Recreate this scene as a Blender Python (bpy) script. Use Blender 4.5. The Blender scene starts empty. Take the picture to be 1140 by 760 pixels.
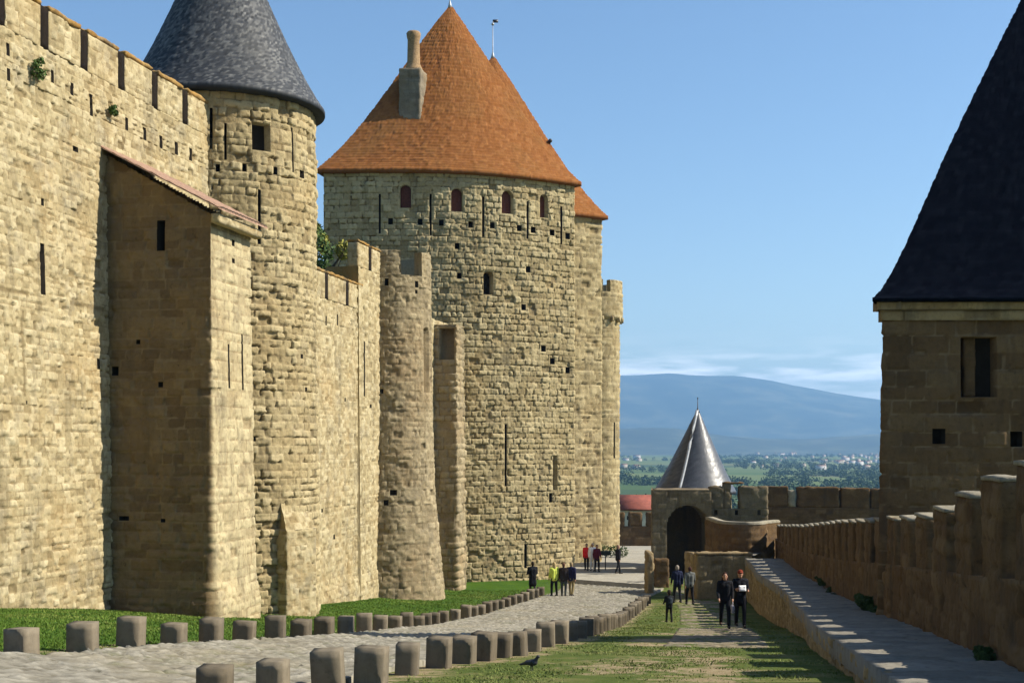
import bpy, math, random
import numpy as np
from mathutils import Vector
random.seed(7)
R = math.radians
SC = bpy.context.scene
COL = SC.collection
F, CX, HY = 1500.0, 570.0, 495.0            # focal length in photo pixels, principal column, horizon row

# ------------------------------------------------------------------ camera, world, sun, exposure
cam_d = bpy.data.cameras.new('camera')
cam = bpy.data.objects.new('camera', cam_d)
COL.objects.link(cam)
cam.location = (0, 0, 0)
cam.rotation_euler = (R(90), 0, 0)
cam_d.sensor_width = 36
cam_d.lens = 36 * F / 1140
cam_d.shift_y = 115 / 1140
cam_d.clip_start, cam_d.clip_end = 0.1, 40000
SC.camera = cam

SUN_EL, SUN_AZ = 40.0, 90.5                  # azimuth clockwise from +Y (view direction): from the right
world = bpy.data.worlds.new('World')
SC.world = world
world.use_nodes = True
wn, wl = world.node_tree.nodes, world.node_tree.links
wn.clear()
sky = wn.new('ShaderNodeTexSky')
sky.sky_type = 'NISHITA'
sky.sun_disc = False
sky.sun_elevation = R(SUN_EL)
sky.sun_rotation = R(SUN_AZ)
sky.air_density, sky.dust_density, sky.ozone_density = 1.0, 0.5, 2.0
bg = wn.new('ShaderNodeBackground')
bg.inputs['Strength'].default_value = 0.075
wo = wn.new('ShaderNodeOutputWorld')
# thin bank of cloud low over the far ridge
tc = wn.new('ShaderNodeTexCoord')
sep = wn.new('ShaderNodeSeparateXYZ')
wl.new(tc.outputs['Generated'], sep.inputs[0])
mp = wn.new('ShaderNodeMapping')
mp.inputs['Scale'].default_value = (12, 12, 90)
wl.new(tc.outputs['Generated'], mp.inputs[0])
cn = wn.new('ShaderNodeTexNoise')
cn.inputs['Scale'].default_value = 1.6
cn.inputs['Detail'].default_value = 7
wl.new(mp.outputs[0], cn.inputs['Vector'])
band = wn.new('ShaderNodeValToRGB')
be = band.color_ramp.elements
be[0].position, be[1].position = 0.0, 0.085
be[0].color = be[1].color = (0, 0, 0, 1)
for p, v in ((0.043, .5), (0.053, 1.0), (0.059, .55), (0.070, .1)):
    q = be.new(p)
    q.color = (v, v, v, 1)
wl.new(sep.outputs['Z'], band.inputs[0])
cr = wn.new('ShaderNodeMapRange')
cr.inputs['From Min'].default_value, cr.inputs['From Max'].default_value = .40, .62
wl.new(cn.outputs['Fac'], cr.inputs['Value'])
mul = wn.new('ShaderNodeMath')
mul.operation = 'MULTIPLY'
wl.new(band.outputs['Color'], mul.inputs[0])
wl.new(cr.outputs[0], mul.inputs[1])
mix = wn.new('ShaderNodeMix')
mix.data_type = 'RGBA'
wl.new(mul.outputs[0], mix.inputs[0])
hs_sky = wn.new('ShaderNodeHueSaturation')
hs_sky.inputs['Saturation'].default_value, hs_sky.inputs['Value'].default_value = 1.1, 1.2
wl.new(sky.outputs[0], hs_sky.inputs['Color'])
wl.new(hs_sky.outputs[0], mix.inputs[6])
mix.inputs[7].default_value = (14, 14, 14, 1)
wl.new(mix.outputs[2], bg.inputs['Color'])
wl.new(bg.outputs[0], wo.inputs[0])

sun_d = bpy.data.lights.new('sun', 'SUN')
sun_d.energy = 5.0
sun_d.angle = R(0.5)
sun_d.color = (1.0, 0.93, 0.80)
sun = bpy.data.objects.new('sun', sun_d)
COL.objects.link(sun)
sdir = Vector((math.sin(R(SUN_AZ)) * math.cos(R(SUN_EL)), math.cos(R(SUN_AZ)) * math.cos(R(SUN_EL)), math.sin(R(SUN_EL))))
sun.rotation_euler = sdir.to_track_quat('Z', 'Y').to_euler()
sun.location = (60, 0, 60)

vs = SC.view_settings
vs.view_transform, vs.look, vs.gamma, vs.exposure = 'Standard', 'None', 1.0, 0.85
vs.use_curve_mapping = False
SC.render.engine = 'CYCLES'
try:
    SC.cycles.use_denoising = True
    SC.cycles.denoiser = 'OPENIMAGEDENOISE'
except Exception:
    pass
SC.render.filter_size = 1.0
SC.cycles.max_bounces = 6
SC.cycles.diffuse_bounces = 3
SC.cycles.volume_bounces = 0
SC.cycles.use_adaptive_sampling = True
SC.cycles.adaptive_threshold = 0.015


# ------------------------------------------------------------------ helpers: noise, pixels, ground height
def _h(ix, iy, iz, seed):
    n = (ix.astype(np.int64) * 374761393 + iy.astype(np.int64) * 668265263 + iz.astype(np.int64) * 2147483647 + seed * 1274126177) & 0xffffffff
    n = ((n ^ (n >> 13)) * 1274126177) & 0xffffffff
    n = ((n ^ (n >> 16)) * 2246822519) & 0xffffffff
    return ((n ^ (n >> 15)) & 0xffffff) / float(0xffffff)


def vn(x, y, z=None, seed=0):
    """value noise 0..1"""
    x = np.asarray(x, float)
    y = np.asarray(y, float)
    z = np.zeros_like(x) if z is None else np.asarray(z, float)
    ix, iy, iz = np.floor(x), np.floor(y), np.floor(z)
    fx, fy, fz = x - ix, y - iy, z - iz
    fx, fy, fz = fx * fx * (3 - 2 * fx), fy * fy * (3 - 2 * fy), fz * fz * (3 - 2 * fz)
    out = 0
    for a in (0, 1):
        for b in (0, 1):
            for c in (0, 1):
                w = (fx if a else 1 - fx) * (fy if b else 1 - fy) * (fz if c else 1 - fz)
                out = out + w * _h(ix + a, iy + b, iz + c, seed)
    return out


def fbm(x, y, seed=0, o=4):
    s, a, t = 0, 1.0, 0
    for i in range(o):
        s = s + a * vn(x * 2 ** i, y * 2 ** i, seed=seed + i * 17)
        t += a
        a *= .55
    return s / t


def sst(a, b, x):
    t = np.clip((np.asarray(x, float) - a) / (b - a), 0, 1)
    return t * t * (3 - 2 * t)


def px(x, y, Y):
    return np.array([(x - CX) / F * Y, Y, (HY - y) / F * Y])


_GY = [-80, 0, 10, 18, 25, 31, 38, 46, 55, 62, 73, 81, 91, 110, 128, 150, 200, 300, 450, 700, 30000]
_GZ = [-1.6, -1.6, -2.45, -3.15, -3.8, -4.4, -5.2, -6.15, -6.85, -7.3, -7.9, -8.15, -8.5, -8.9, -9.8, -14, -23, -34, -40, -42, -42]


def gz(X, Y):
    X = np.asarray(X, float)
    Y = np.asarray(Y, float)
    g = sum(np.interp(Y + d, _GY, _GZ) for d in (-2, -1, 0, 1, 2)) / 5
    near = 1 - sst(110, 150, Y)
    g = g + .073 * np.clip(-X - 3, 0, 11) * near
    g = g - 4.5 * sst(1.5, 9, X - (4.2 + .153 * Y)) * near
    return g


# ------------------------------------------------------------------ helpers: objects
def mesh(name, V, Fq, mats, parent=None, attrs=None, smooth=False, mi=None, tris=None):
    """one mesh object from numpy quads (and tris), world coordinates"""
    V = np.asarray(V, float)
    me = bpy.data.meshes.new(name)
    Fq = np.zeros((0, 4), int) if Fq is None or len(Fq) == 0 else np.asarray(Fq, int)
    T = np.zeros((0, 3), int) if tris is None or len(tris) == 0 else np.asarray(tris, int)
    me.vertices.add(len(V))
    me.vertices.foreach_set('co', V.ravel())
    nl = Fq.size + T.size
    me.loops.add(nl)
    me.loops.foreach_set('vertex_index', np.concatenate([Fq.ravel(), T.ravel()]).astype(np.int32))
    npol = len(Fq) + len(T)
    me.polygons.add(npol)
    st = np.concatenate([np.arange(len(Fq)) * 4, len(Fq) * 4 + np.arange(len(T)) * 3]).astype(np.int32)
    me.polygons.foreach_set('loop_start', st)
    if smooth:
        me.polygons.foreach_set('use_smooth', np.ones(npol, bool))
    for m in (mats if isinstance(mats, (list, tuple)) else [mats]):
        me.materials.append(m)
    if mi is not None:
        me.polygons.foreach_set('material_index', np.asarray(mi, np.int32))
    for k, a in (attrs or {}).items():
        at = me.attributes.new(k, 'FLOAT', 'POINT')
        at.data.foreach_set('value', np.asarray(a, np.float32))
    me.update(calc_edges=True)
    me.validate()
    o = bpy.data.objects.new(name, me)
    COL.objects.link(o)
    if parent is not None:
        o.parent = parent
        p = parent
        loc = Vector((0, 0, 0))
        while p is not None:
            loc += p.location
            p = p.parent
        o.location = -loc
    return o


def tag(o, label=None, cat=None, group=None, kind=None):
    for k, v in (('label', label), ('category', cat), ('group', group), ('kind', kind)):
        if v:
            o[k] = v
    return o


def thing(name, label, cat, loc=(0, 0, 0), group=None):
    o = bpy.data.objects.new(name, None)
    o.empty_display_size = .3
    COL.objects.link(o)
    o.location = loc
    return tag(o, label, cat, group)


def copy_tree(o, parent=None):
    c = o.copy()
    COL.objects.link(c)
    if parent is not None:
        c.parent = parent
    for ch in [k for k in COL.objects if k.parent == o]:
        copy_tree(ch, c)
    return c


# ------------------------------------------------------------------ materials
def new_mat(name):
    m = bpy.data.materials.new(name)
    m.use_nodes = True
    n, l = m.node_tree.nodes, m.node_tree.links
    return m, n, l, n['Principled BSDF']


def N(n, typ, **kw):
    x = n.new(typ)
    for k, v in kw.items():
        if k in x.inputs:
            x.inputs[k].default_value = v
        else:
            setattr(x, k, v)
    return x


def ramp(n, l, src, stops):
    r = n.new('ShaderNodeValToRGB')
    e = r.color_ramp.elements
    while len(e) < len(stops):
        e.new(.5)
    for q, (p, c) in zip(e, stops):
        q.position = p
        q.color = (*c, 1) if len(c) == 3 else c
    l.new(src, r.inputs[0])
    return r.outputs['Color']


def cmix(n, l, fac, a, b, mode='MIX'):
    m = n.new('ShaderNodeMix')
    m.data_type = 'RGBA'
    m.blend_type = mode
    for s, i in ((fac, 0), (a, 6), (b, 7)):
        if hasattr(s, 'is_linked'):
            l.new(s, m.inputs[i])
        else:
            m.inputs[i].default_value = s if i == 0 else (*s, 1)
    return m.outputs[2]


def noise(n, l, scale, detail=5, rough=.55, vec=None, stretch=None):
    g = n.new('ShaderNodeNewGeometry')
    v = g.outputs['Position'] if vec is None else vec
    if stretch:
        mm = N(n, 'ShaderNodeMapping')
        mm.inputs['Scale'].default_value = stretch
        l.new(v, mm.inputs[0])
        v = mm.outputs[0]
    t = N(n, 'ShaderNodeTexNoise', Scale=scale, Detail=detail, Roughness=rough)
    l.new(v, t.inputs['Vector'])
    return t.outputs['Fac']


def mrange(n, l, src, a, b, c=0, d=1):
    m = n.new('ShaderNodeMapRange')
    m.inputs[1].default_value, m.inputs[2].default_value, m.inputs[3].default_value, m.inputs[4].default_value = a, b, c, d
    l.new(src, m.inputs[0])
    return m.outputs[0]


def bump(n, l, b, h, strength=.4, dist=.02):
    x = N(n, 'ShaderNodeBump', Strength=strength, Distance=dist)
    l.new(h, x.inputs['Height'])
    l.new(x.outputs[0], b.inputs['Normal'])


KS = .72                                    # masonry albedo scale


def stone_mat(name, c0, c1, c2, mortar, stain=(.10, .085, .06), ochre=(.42, .27, .11), st=.5, oc=.35, bstr=.6, pk=.75):
    m, n, l, b = new_mat(name)
    c0, c1, c2, mortar, stain, ochre = (tuple(x * KS * w for x, w in zip(c, (1.02, .985, .90))) for c in (c0, c1, c2, mortar, stain, ochre))
    a = N(n, 'ShaderNodeAttribute', attribute_name='tone')
    j = N(n, 'ShaderNodeAttribute', attribute_name='joint')
    col = ramp(n, l, a.outputs['Fac'], [(0, c0), (.45, c1), (1, c2)])
    fine = noise(n, l, 9, 6, .7)
    col = cmix(n, l, .55, col, ramp(n, l, fine, [(.25, (.5, .47, .42)), (.5, (1, 1, 1)), (.78, (1.28, 1.26, 1.18))]), 'MULTIPLY')
    col = cmix(n, l, mrange(n, l, j.outputs['Fac'], .35, 1, 0, .8), col, mortar)
    big = noise(n, l, .33, 5, .6)
    col = cmix(n, l, mrange(n, l, big, .5, .72, 0, oc), col, ochre)
    lich = noise(n, l, 1.15, 7, .68)
    col = cmix(n, l, mrange(n, l, lich, .52, .66, 0, oc * 1.1), col, tuple(.5 * x + .5 * y * .8 for x, y in zip(c0, (c1[1], c1[1] * .97, c1[1] * .82))))
    streak = noise(n, l, 1.0, 7, .7, stretch=(1.3, 1.3, .16))
    col = cmix(n, l, mrange(n, l, streak, .53, .66, 0, st), col, stain)
    l.new(col, b.inputs['Base Color'])
    pits = noise(n, l, 5.5, 7, .75)
    col = cmix(n, l, mrange(n, l, pits, .60, .70, 0, pk), col, tuple(x * .36 for x in c0))
    l.new(col, b.inputs['Base Color'])
    b.inputs['Roughness'].default_value = .95
    b.inputs['Specular IOR Level'].default_value = .1
    h = noise(n, l, 14, 8, .7)
    bump(n, l, b, h, bstr, .035)
    return m


def plain_mat(name, col, rough=.8, var=.25, scale=6, metal=0, bs=.2, spec=.3):
    m, n, l, b = new_mat(name)
    f = noise(n, l, scale, 5, .6)
    lo = tuple(c * (1 - var) for c in col)
    hi = tuple(min(1, c * (1 + var)) for c in col)
    l.new(ramp(n, l, f, [(.3, lo), (.7, hi)]), b.inputs['Base Color'])
    b.inputs['Roughness'].default_value = rough
    b.inputs['Metallic'].default_value = metal
    b.inputs['Specular IOR Level'].default_value = spec
    if bs:
        bump(n, l, b, f, bs, .01)
    return m


def tile_mat(name, c0, c1, c2, rough, patch, pf=.4, spec=.2):
    m, n, l, b = new_mat(name)
    a = N(n, 'ShaderNodeAttribute', attribute_name='tone')
    col = ramp(n, l, a.outputs['Fac'], [(0, c0), (.5, c1), (1, c2)])
    col = cmix(n, l, mrange(n, l, noise(n, l, .5, 5, .6), .48, .75, 0, pf), col, patch)
    col = cmix(n, l, .4, col, ramp(n, l, noise(n, l, 7, 4), [(.3, (.65, .65, .65)), (.7, (1.15, 1.15, 1.15))]), 'MULTIPLY')
    l.new(col, b.inputs['Base Color'])
    rr = ramp(n, l, a.outputs['Fac'], [(0, (rough + .15,) * 3), (1, (max(.1, rough - .1),) * 3)])
    l.new(rr, b.inputs['Roughness'])
    b.inputs['Specular IOR Level'].default_value = spec
    bump(n, l, b, noise(n, l, 18, 4), .3, .01)
    return m


def leaf_mat(name, c0, c1):
    m, n, l, b = new_mat(name)
    a = N(n, 'ShaderNodeAttribute', attribute_name='tone')
    l.new(ramp(n, l, a.outputs['Fac'], [(0, c0), (1, c1)]), b.inputs['Base Color'])
    b.inputs['Roughness'].default_value = .7
    b.inputs['Specular IOR Level'].default_value = .2
    return m


M = {}
M['wall'] = stone_mat('pale_limestone', (.26, .205, .115), (.45, .375, .225), (.63, .55, .37), (.26, .20, .11), st=.38, oc=.4)
M['boss'] = stone_mat('bossed_sandstone', (.26, .205, .115), (.42, .345, .20), (.60, .51, .32), (.17, .13, .075), st=.42, oc=.25)
M['brown'] = stone_mat('weathered_brown_stone', (.23, .165, .095), (.33, .25, .145), (.46, .365, .22), (.25, .19, .11), st=.55, oc=.35)
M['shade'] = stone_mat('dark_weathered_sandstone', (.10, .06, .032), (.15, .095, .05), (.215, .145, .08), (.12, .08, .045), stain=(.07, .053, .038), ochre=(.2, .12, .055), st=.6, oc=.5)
M['beige'] = stone_mat('grey_beige_stone', (.23, .185, .115), (.34, .28, .18), (.47, .395, .26), (.2, .155, .095), ochre=(.40, .24, .11), st=.5, oc=.3)
M['butt'] = stone_mat('lit_and_shaded_buttress_stone', (.16, .112, .062), (.27, .20, .112), (.58, .50, .32), (.30, .23, .135), st=.45, oc=.35)  # ramp holds both the shaded front's dark tone and the sunlit side's pale one
M['kerb'] = stone_mat('dark_kerb_block', (.14, .118, .09), (.19, .162, .125), (.26, .225, .175), (.14, .12, .09), stain=(.06, .055, .05), ochre=(.15, .12, .08), st=.6, oc=.3, bstr=.18, pk=.4)
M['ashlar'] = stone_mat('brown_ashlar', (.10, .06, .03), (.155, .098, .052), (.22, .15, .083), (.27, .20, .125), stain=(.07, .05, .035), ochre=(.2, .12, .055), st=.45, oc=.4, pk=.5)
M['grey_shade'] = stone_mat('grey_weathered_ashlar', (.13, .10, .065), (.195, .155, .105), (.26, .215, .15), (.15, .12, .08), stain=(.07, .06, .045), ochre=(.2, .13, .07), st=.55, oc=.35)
M['block'] = stone_mat('grey_block_stone', (.28, .25, .2), (.34, .31, .25), (.42, .385, .31), (.3, .27, .2), stain=(.13, .12, .10), ochre=(.35, .28, .17), st=.7, oc=.3)
M['cone_tile'] = tile_mat('orange_clay_tiles', (.175, .066, .021), (.22, .086, .027), (.265, .112, .037), .9, (.195, .098, .034), .6, spec=.05)
M['slate'] = tile_mat('blue_grey_slate', (.014, .016, .020), (.032, .035, .041), (.12, .12, .115), .65, (.08, .077, .066), .35, spec=.25)
M['slate_dark'] = tile_mat('dark_slate', (.0032, .0042, .008), (.0045, .006, .011), (.008, .010, .016), .7, (.005, .006, .010), .3, spec=0)
M['slate_smooth'] = tile_mat('smooth_grey_slate', (.035, .038, .045), (.055, .058, .066), (.09, .09, .095), .42, (.05, .053, .058), .3, spec=.45)
M['dark'] = plain_mat('painted_interior_shade', (.022, .018, .014), .95, .2, 4, bs=0, spec=.05)  # near-black colour stands in for the darkness inside openings
M['board'] = plain_mat('crenel_shade_black', (.016, .012, .009), .9, .3, 14, spec=.05)  # near-black, paints the crenels' shade onto the added boards
M['shutter'] = plain_mat('red_brown_shutter_wood', (.11, .034, .022), .8, .3, 12)
M['lead'] = plain_mat('weathered_lead', (.34, .35, .36), .5, .2, 6, metal=.3)
M['iron'] = plain_mat('dark_iron', (.05, .05, .055), .5, .2, 8, metal=.6)
M['pot'] = plain_mat('old_chimney_clay', (.26, .17, .085), .9, .35, 9)
M['canal'] = plain_mat('pinkish_canal_tile', (.27, .165, .11), .85, .35, 8)
M['wood'] = plain_mat('tree_bark', (.11, .08, .055), .95, .4, 9, bs=.5)
M['leaf'] = leaf_mat('olive_leaves', (.085, .095, .014), (.30, .28, .05))
M['leaf2'] = leaf_mat('fresh_green_leaves', (.03, .06, .012), (.085, .14, .03))
M['leaf3'] = leaf_mat('dark_green_leaves', (.02, .04, .012), (.06, .095, .025))
M['blade'] = leaf_mat('grass_blades', (.085, .15, .022), (.17, .25, .04))


# ------------------------------------------------------------------ masonry relief
def stone(S, Z, seed, ch=(.2, .34), ln=(.3, .65), jw=.045, boss=.03, off=.03, rough=.02, pit=.05, ero=.05, gap=.05):
    """relief height, per-stone tone and joint mask at wall coordinates in metres"""
    shp = S.shape
    S = S.ravel()
    Z = Z.ravel()
    r = np.random.RandomState(seed)
    zw = Z + .07 * (vn(S * .4, Z * .25, seed=seed) - .5) + .03 * (vn(S * 1.7, Z * 1.1, seed=seed + 3) - .5)
    sw = S + .06 * (vn(S * 1.3, Z * 2.1, seed=seed + 5) - .5)
    z0 = zw.min() - .5
    nrow = int((zw.max() - z0) / ch[0]) + 3
    zb = z0 + np.concatenate([[0], np.cumsum(r.uniform(ch[0], ch[1], nrow))])
    row = np.clip(np.searchsorted(zb, zw, side='right') - 1, 0, nrow - 1)
    dz = np.minimum(zw - zb[row], zb[row + 1] - zw)
    ds = np.zeros_like(S)
    rn = np.zeros((3, S.size))
    smin, smax = sw.min() - 1, sw.max() + 1
    order = np.argsort(row, kind='stable')
    cut = np.searchsorted(row[order], np.arange(nrow + 1))
    for k in range(nrow):
        ii = order[cut[k]:cut[k + 1]]
        nc = int((smax - smin) / ln[0]) + 4
        b = smin - r.uniform(0, ln[1]) + np.concatenate([[0], np.cumsum(r.uniform(ln[0], ln[1], nc))])
        rr = r.uniform(0, 1, (3, nc + 1))
        if not len(ii):
            continue
        c = np.clip(np.searchsorted(b, sw[ii], side='right') - 1, 0, nc - 1)
        ds[ii] = np.minimum(sw[ii] - b[c], b[c + 1] - sw[ii])
        rn[:, ii] = rr[:, c]
    e = np.minimum(ds, dz) + .05 * (vn(S * 8, Z * 8, seed=seed + 9) - .55)
    m = 1 - (1 - np.clip(e / jw, 0, 1)) ** 2
    jm = 1 - np.clip(e / min(jw, .04), 0, 1)
    h = boss * m * (.45 + .9 * rn[1]) + off * (rn[0] - .5) * m + rough * (fbm(S * 7, Z * 7, seed + 21, 3) - .5) * 2
    h = h - (rn[2] < pit) * m * (boss + .035)
    h = h - gap * (1 - m) * sst(.50, .64, fbm(S * 2.2, Z * 3.4, seed + 71, 3))
    h = h - ero * sst(.66, .8, fbm(S * .9, Z * 1.2, seed + 31, 4))
    tone = np.clip(rn[1] * .62 + rn[0] * .3 + .2 * fbm(S * 2, Z * 2, seed + 41, 3) - .25 * (rn[2] < pit), 0, 1)
    return h.reshape(shp), tone.reshape(shp), np.clip(jm, 0, 1).reshape(shp)


def resample(pts, res, extra=()):
    pts = np.asarray(pts, float)
    seg = np.linalg.norm(np.diff(pts, axis=0), axis=1)
    cum = np.concatenate([[0], np.cumsum(seg)])
    s = np.linspace(0, cum[-1], max(2, int(round(cum[-1] / res)) + 1))
    s = np.unique(np.round(np.concatenate([s, [e for e in extra if 0 < e < cum[-1]]]), 4))
    P = np.stack([np.interp(s, cum, pts[:, i]) for i in range(2)], 1)
    sm = np.clip(s[:, None] + np.array([-.03, .03]), 0, cum[-1])
    A = np.stack([np.interp(sm[:, 0], cum, pts[:, i]) for i in range(2)], 1)
    B = np.stack([np.interp(sm[:, 1], cum, pts[:, i]) for i in range(2)], 1)
    T = B - A
    T /= np.maximum(np.linalg.norm(T, axis=1), 1e-9)[:, None]
    return s, P, T


def px_s(pts, x):
    """distance along the outline where it first crosses photo column x, and the depth there"""
    s, P, _ = resample(pts, .02)
    u = P[:, 0] / P[:, 1] * F + CX
    k = np.where((u[:-1] - x) * (u[1:] - x) <= 0)[0]
    k = k[0] if len(k) else int(np.argmin(abs(u - x)))
    return s[k], P[k, 1]


def hole(pts, x0, x1, y0, y1, depth=.6, arch=False):
    s0, d0 = px_s(pts, x0)
    s1, d1 = px_s(pts, x1)
    d = (d0 + d1) / 2
    return (min(s0, s1), max(s0, s1), (HY - y1) / F * d, (HY - y0) / F * d, depth, arch)


def sheet(name, pts, z0, z1, res, mat, parent=None, holes=(), side=1, inside=None, tmul=1.0, batter=None, clip=None, seed=1, back=0, top=True, rel=None, amp=1.0, tfix=None):
    """masonry face over an outline (outward on the right of travel when side=1); real openings with depth; optional back and top"""
    ex = [v for h in holes for v in (h[0], h[1])]
    s, P, T = resample(pts, res, ex)
    Nn = np.stack([T[:, 1], -T[:, 0]], 1) * side
    fz0 = (np.full(len(s), z0) if np.isscalar(z0) else z0(s))
    fz1 = (np.full(len(s), z1) if np.isscalar(z1) else z1(s))
    nz = max(2, int(round(np.max(fz1 - fz0) / res)) + 1)
    t = np.linspace(0, 1, nz)
    if np.isscalar(z0) and np.isscalar(z1) and holes:
        zz = z0 + t * (z1 - z0)
        zz = np.unique(np.round(np.concatenate([zz, [v for h in holes for v in (h[2], h[3]) if z0 < v < z1]]), 4))
        t = (zz - z0) / (z1 - z0)
        nz = len(t)
    S = np.repeat(s[:, None], nz, 1)
    Z = fz0[:, None] + t[None, :] * (fz1 - fz0)[:, None]
    h, tone, jn = stone(S, Z, seed, **(rel or {}))
    h = h * amp
    tone = .5 + (tone - .5) * tmul
    if tfix is not None:
        tone = np.clip(tone + tfix(S, Z), 0, 1)
    ns = len(s)
    hid = -np.ones((ns - 1, nz - 1), int)
    sc = .5 * (S[1:, 1:] + S[:-1, 1:])
    zc = .5 * (Z[1:, 1:] + Z[1:, :-1])
    for k, (a, b, c, d, dep, arch) in enumerate(holes):
        mk = (sc > a) & (sc < b) & (zc > c) & (zc < d)
        if arch:
            w = (b - a) / 2
            top_ = d - w * 1.0
            mk &= ~((zc > top_) & (((sc - (a + b) / 2) / w) ** 2 + ((zc - top_) / (d - top_)) ** 2 > 1))
        hid[mk] = k
        nb = (S > a - res * 1.2) & (S < b + res * 1.2) & (Z > c - res * 1.2) & (Z < d + res * 1.2)
        h[nb] *= .25
    if clip is not None:
        hid[zc > clip(sc)] = -2
    bt = 0 if batter is None else batter(Z)
    O = h + bt
    V = np.stack([P[:, 0, None] + Nn[:, 0, None] * O, P[:, 1, None] + Nn[:, 1, None] * O, Z], -1).reshape(-1, 3)
    idx = np.arange(ns * nz).reshape(ns, nz)

    def flip(q):
        return q if side == 1 else q[:, ::-1]
    keep = hid == -1
    Q = np.stack([idx[:-1, :-1], idx[1:, :-1], idx[1:, 1:], idx[:-1, 1:]], -1)
    faces = [flip(Q[keep])]
    mi = [np.zeros(keep.sum(), int)]
    verts = [V]
    tn, jj = [tone.ravel()], [jn.ravel()]
    nv = len(V)
    for k, hh in enumerate(holes):
        cells = np.argwhere(hid == k)
        if not len(cells):
            continue
        used = {}
        qs, ms = [], []

        def bk(i, j):
            key = (i, j)
            if key not in used:
                used[key] = nv + len(used)
            return used[key]
        for i, j in cells:
            qs.append((bk(i, j), bk(i + 1, j), bk(i + 1, j + 1), bk(i, j + 1)))
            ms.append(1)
            for (di, dj, a, b) in ((-1, 0, (i, j + 1), (i, j)), (1, 0, (i + 1, j), (i + 1, j + 1)), (0, -1, (i, j), (i + 1, j)), (0, 1, (i + 1, j + 1), (i, j + 1))):
                ii, jj_ = i + di, j + dj
                if 0 <= ii < ns - 1 and 0 <= jj_ < nz - 1 and hid[ii, jj_] == k:
                    continue
                qs.append((idx[a], idx[b], bk(*b), bk(*a)))
                ms.append(1 if hh[1] - hh[0] < .3 or hh[4] == .5 else 0)  # reveals of slits painted near-black as shade
        bv = np.zeros((len(used), 3))
        for (i, j), q in used.items():
            o = (bt[i, j] if batter is not None else 0) - hh[4]
            bv[q - nv] = (P[i, 0] + Nn[i, 0] * o, P[i, 1] + Nn[i, 1] * o, Z[i, j])
        verts.append(bv)
        nv += len(bv)
        faces.append(flip(np.array(qs)))
        mi.append(np.array(ms))
        tn.append(np.full(len(bv), .3))
        jj.append(np.zeros(len(bv)))
    if back:
        B = P - Nn * back
        zt = fz1 if clip is None else np.minimum(fz1, clip(s))
        b0 = np.column_stack([B, fz0])
        b1 = np.column_stack([B, zt])
        verts += [b0, b1]
        i0, i1 = nv + np.arange(ns), nv + ns + np.arange(ns)
        nv += 2 * ns
        q = [np.stack([i0[1:], i0[:-1], i1[:-1], i1[1:]], -1)]
        if top and clip is None:
            q.append(np.stack([idx[:-1, -1], idx[1:, -1], i1[1:], i1[:-1]], -1))
        for e in (0, -1):
            col = idx[e]
            qq = np.array([[col[0], i0[e], i1[e], col[-1]]])
            q.append(qq[:, ::-1] if e else qq)
        q = np.concatenate(q)
        faces.append(flip(q))
        mi.append(np.zeros(len(q), int))
        tn.append(np.full(2 * ns, .4))
        jj.append(np.zeros(2 * ns))
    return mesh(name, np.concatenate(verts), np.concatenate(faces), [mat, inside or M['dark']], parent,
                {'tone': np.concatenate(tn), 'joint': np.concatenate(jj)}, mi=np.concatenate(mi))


def box_np(o, ax, ay, az, res=.1, seed=1, amp=.02, bev=.015, rel=None, ramp_=1.0):
    """closed stone block: corner o, edge vectors ax ay az; returns V, quads, tone, joint"""
    o, ax, ay, az = (np.asarray(v, float) for v in (o, ax, ay, az))
    L = [np.linalg.norm(v) for v in (ax, ay, az)]
    n = [max(1, int(round(q / res))) for q in L]
    allv, allq, key = [], [], []
    base = 0
    for d in range(3):
        a, b = [(1, 2), (2, 0), (0, 1)][d]
        for sgn in (0, 1):
            u, v = np.meshgrid(np.arange(n[a] + 1), np.arange(n[b] + 1), indexing='ij')
            k = np.zeros((u.size, 3), int)
            k[:, a], k[:, b], k[:, d] = u.ravel(), v.ravel(), sgn * n[d]
            idx = base + np.arange(u.size).reshape(u.shape)
            q = np.stack([idx[:-1, :-1], idx[1:, :-1], idx[1:, 1:], idx[:-1, 1:]], -1).reshape(-1, 4)
            allq.append(q if sgn else q[:, ::-1])
            key.append(k)
            base += u.size
    key = np.concatenate(key)
    Q = np.concatenate(allq)
    kk, inv = np.unique(key, axis=0, return_inverse=True)
    inv = np.asarray(inv).ravel()
    Q = inv[Q]
    f = kk / np.array(n)
    V = o + f[:, :1] * ax + f[:, 1:2] * ay + f[:, 2:] * az
    ex = np.stack([ax / L[0], ay / L[1], az / L[2]])
    side = (f <= 0).astype(float) * -1 + (f >= 1)
    cnt = np.abs(side).sum(1)
    V = V - (side @ ex) * np.where(cnt >= 2, bev, 0)[:, None]
    # stone courses on the vertical faces, faded at the arrises
    s = np.where(np.abs(side[:, 0]) > 0, f[:, 1] * L[1] + 31, f[:, 0] * L[0]) + seed * 3.7
    h, tone, jn = stone(s, V[:, 2].copy(), seed, **(rel or {}))
    one = cnt == 1
    nrm = (side @ ex)
    V = V + nrm * (h * ramp_ * one)[:, None]
    for i in range(3):
        V[:, i] += amp * (vn(V[:, 0] * 3, V[:, 1] * 3, V[:, 2] * 3, seed + 50 + i) - .5) * 2 + amp * .5 * (vn(V[:, 0] * 9, V[:, 1] * 9, V[:, 2] * 9, seed + 60 + i) - .5) * 2
    if np.dot(np.cross(ax, ay), az) < 0:
        Q = Q[:, ::-1]
    return V, Q, tone, jn


def block(name, o, ax, ay, az, mat, parent=None, **kw):
    V, Q, t, j = box_np(o, ax, ay, az, **kw)
    return mesh(name, V, Q, mat, parent, {'tone': t, 'joint': j})


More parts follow.
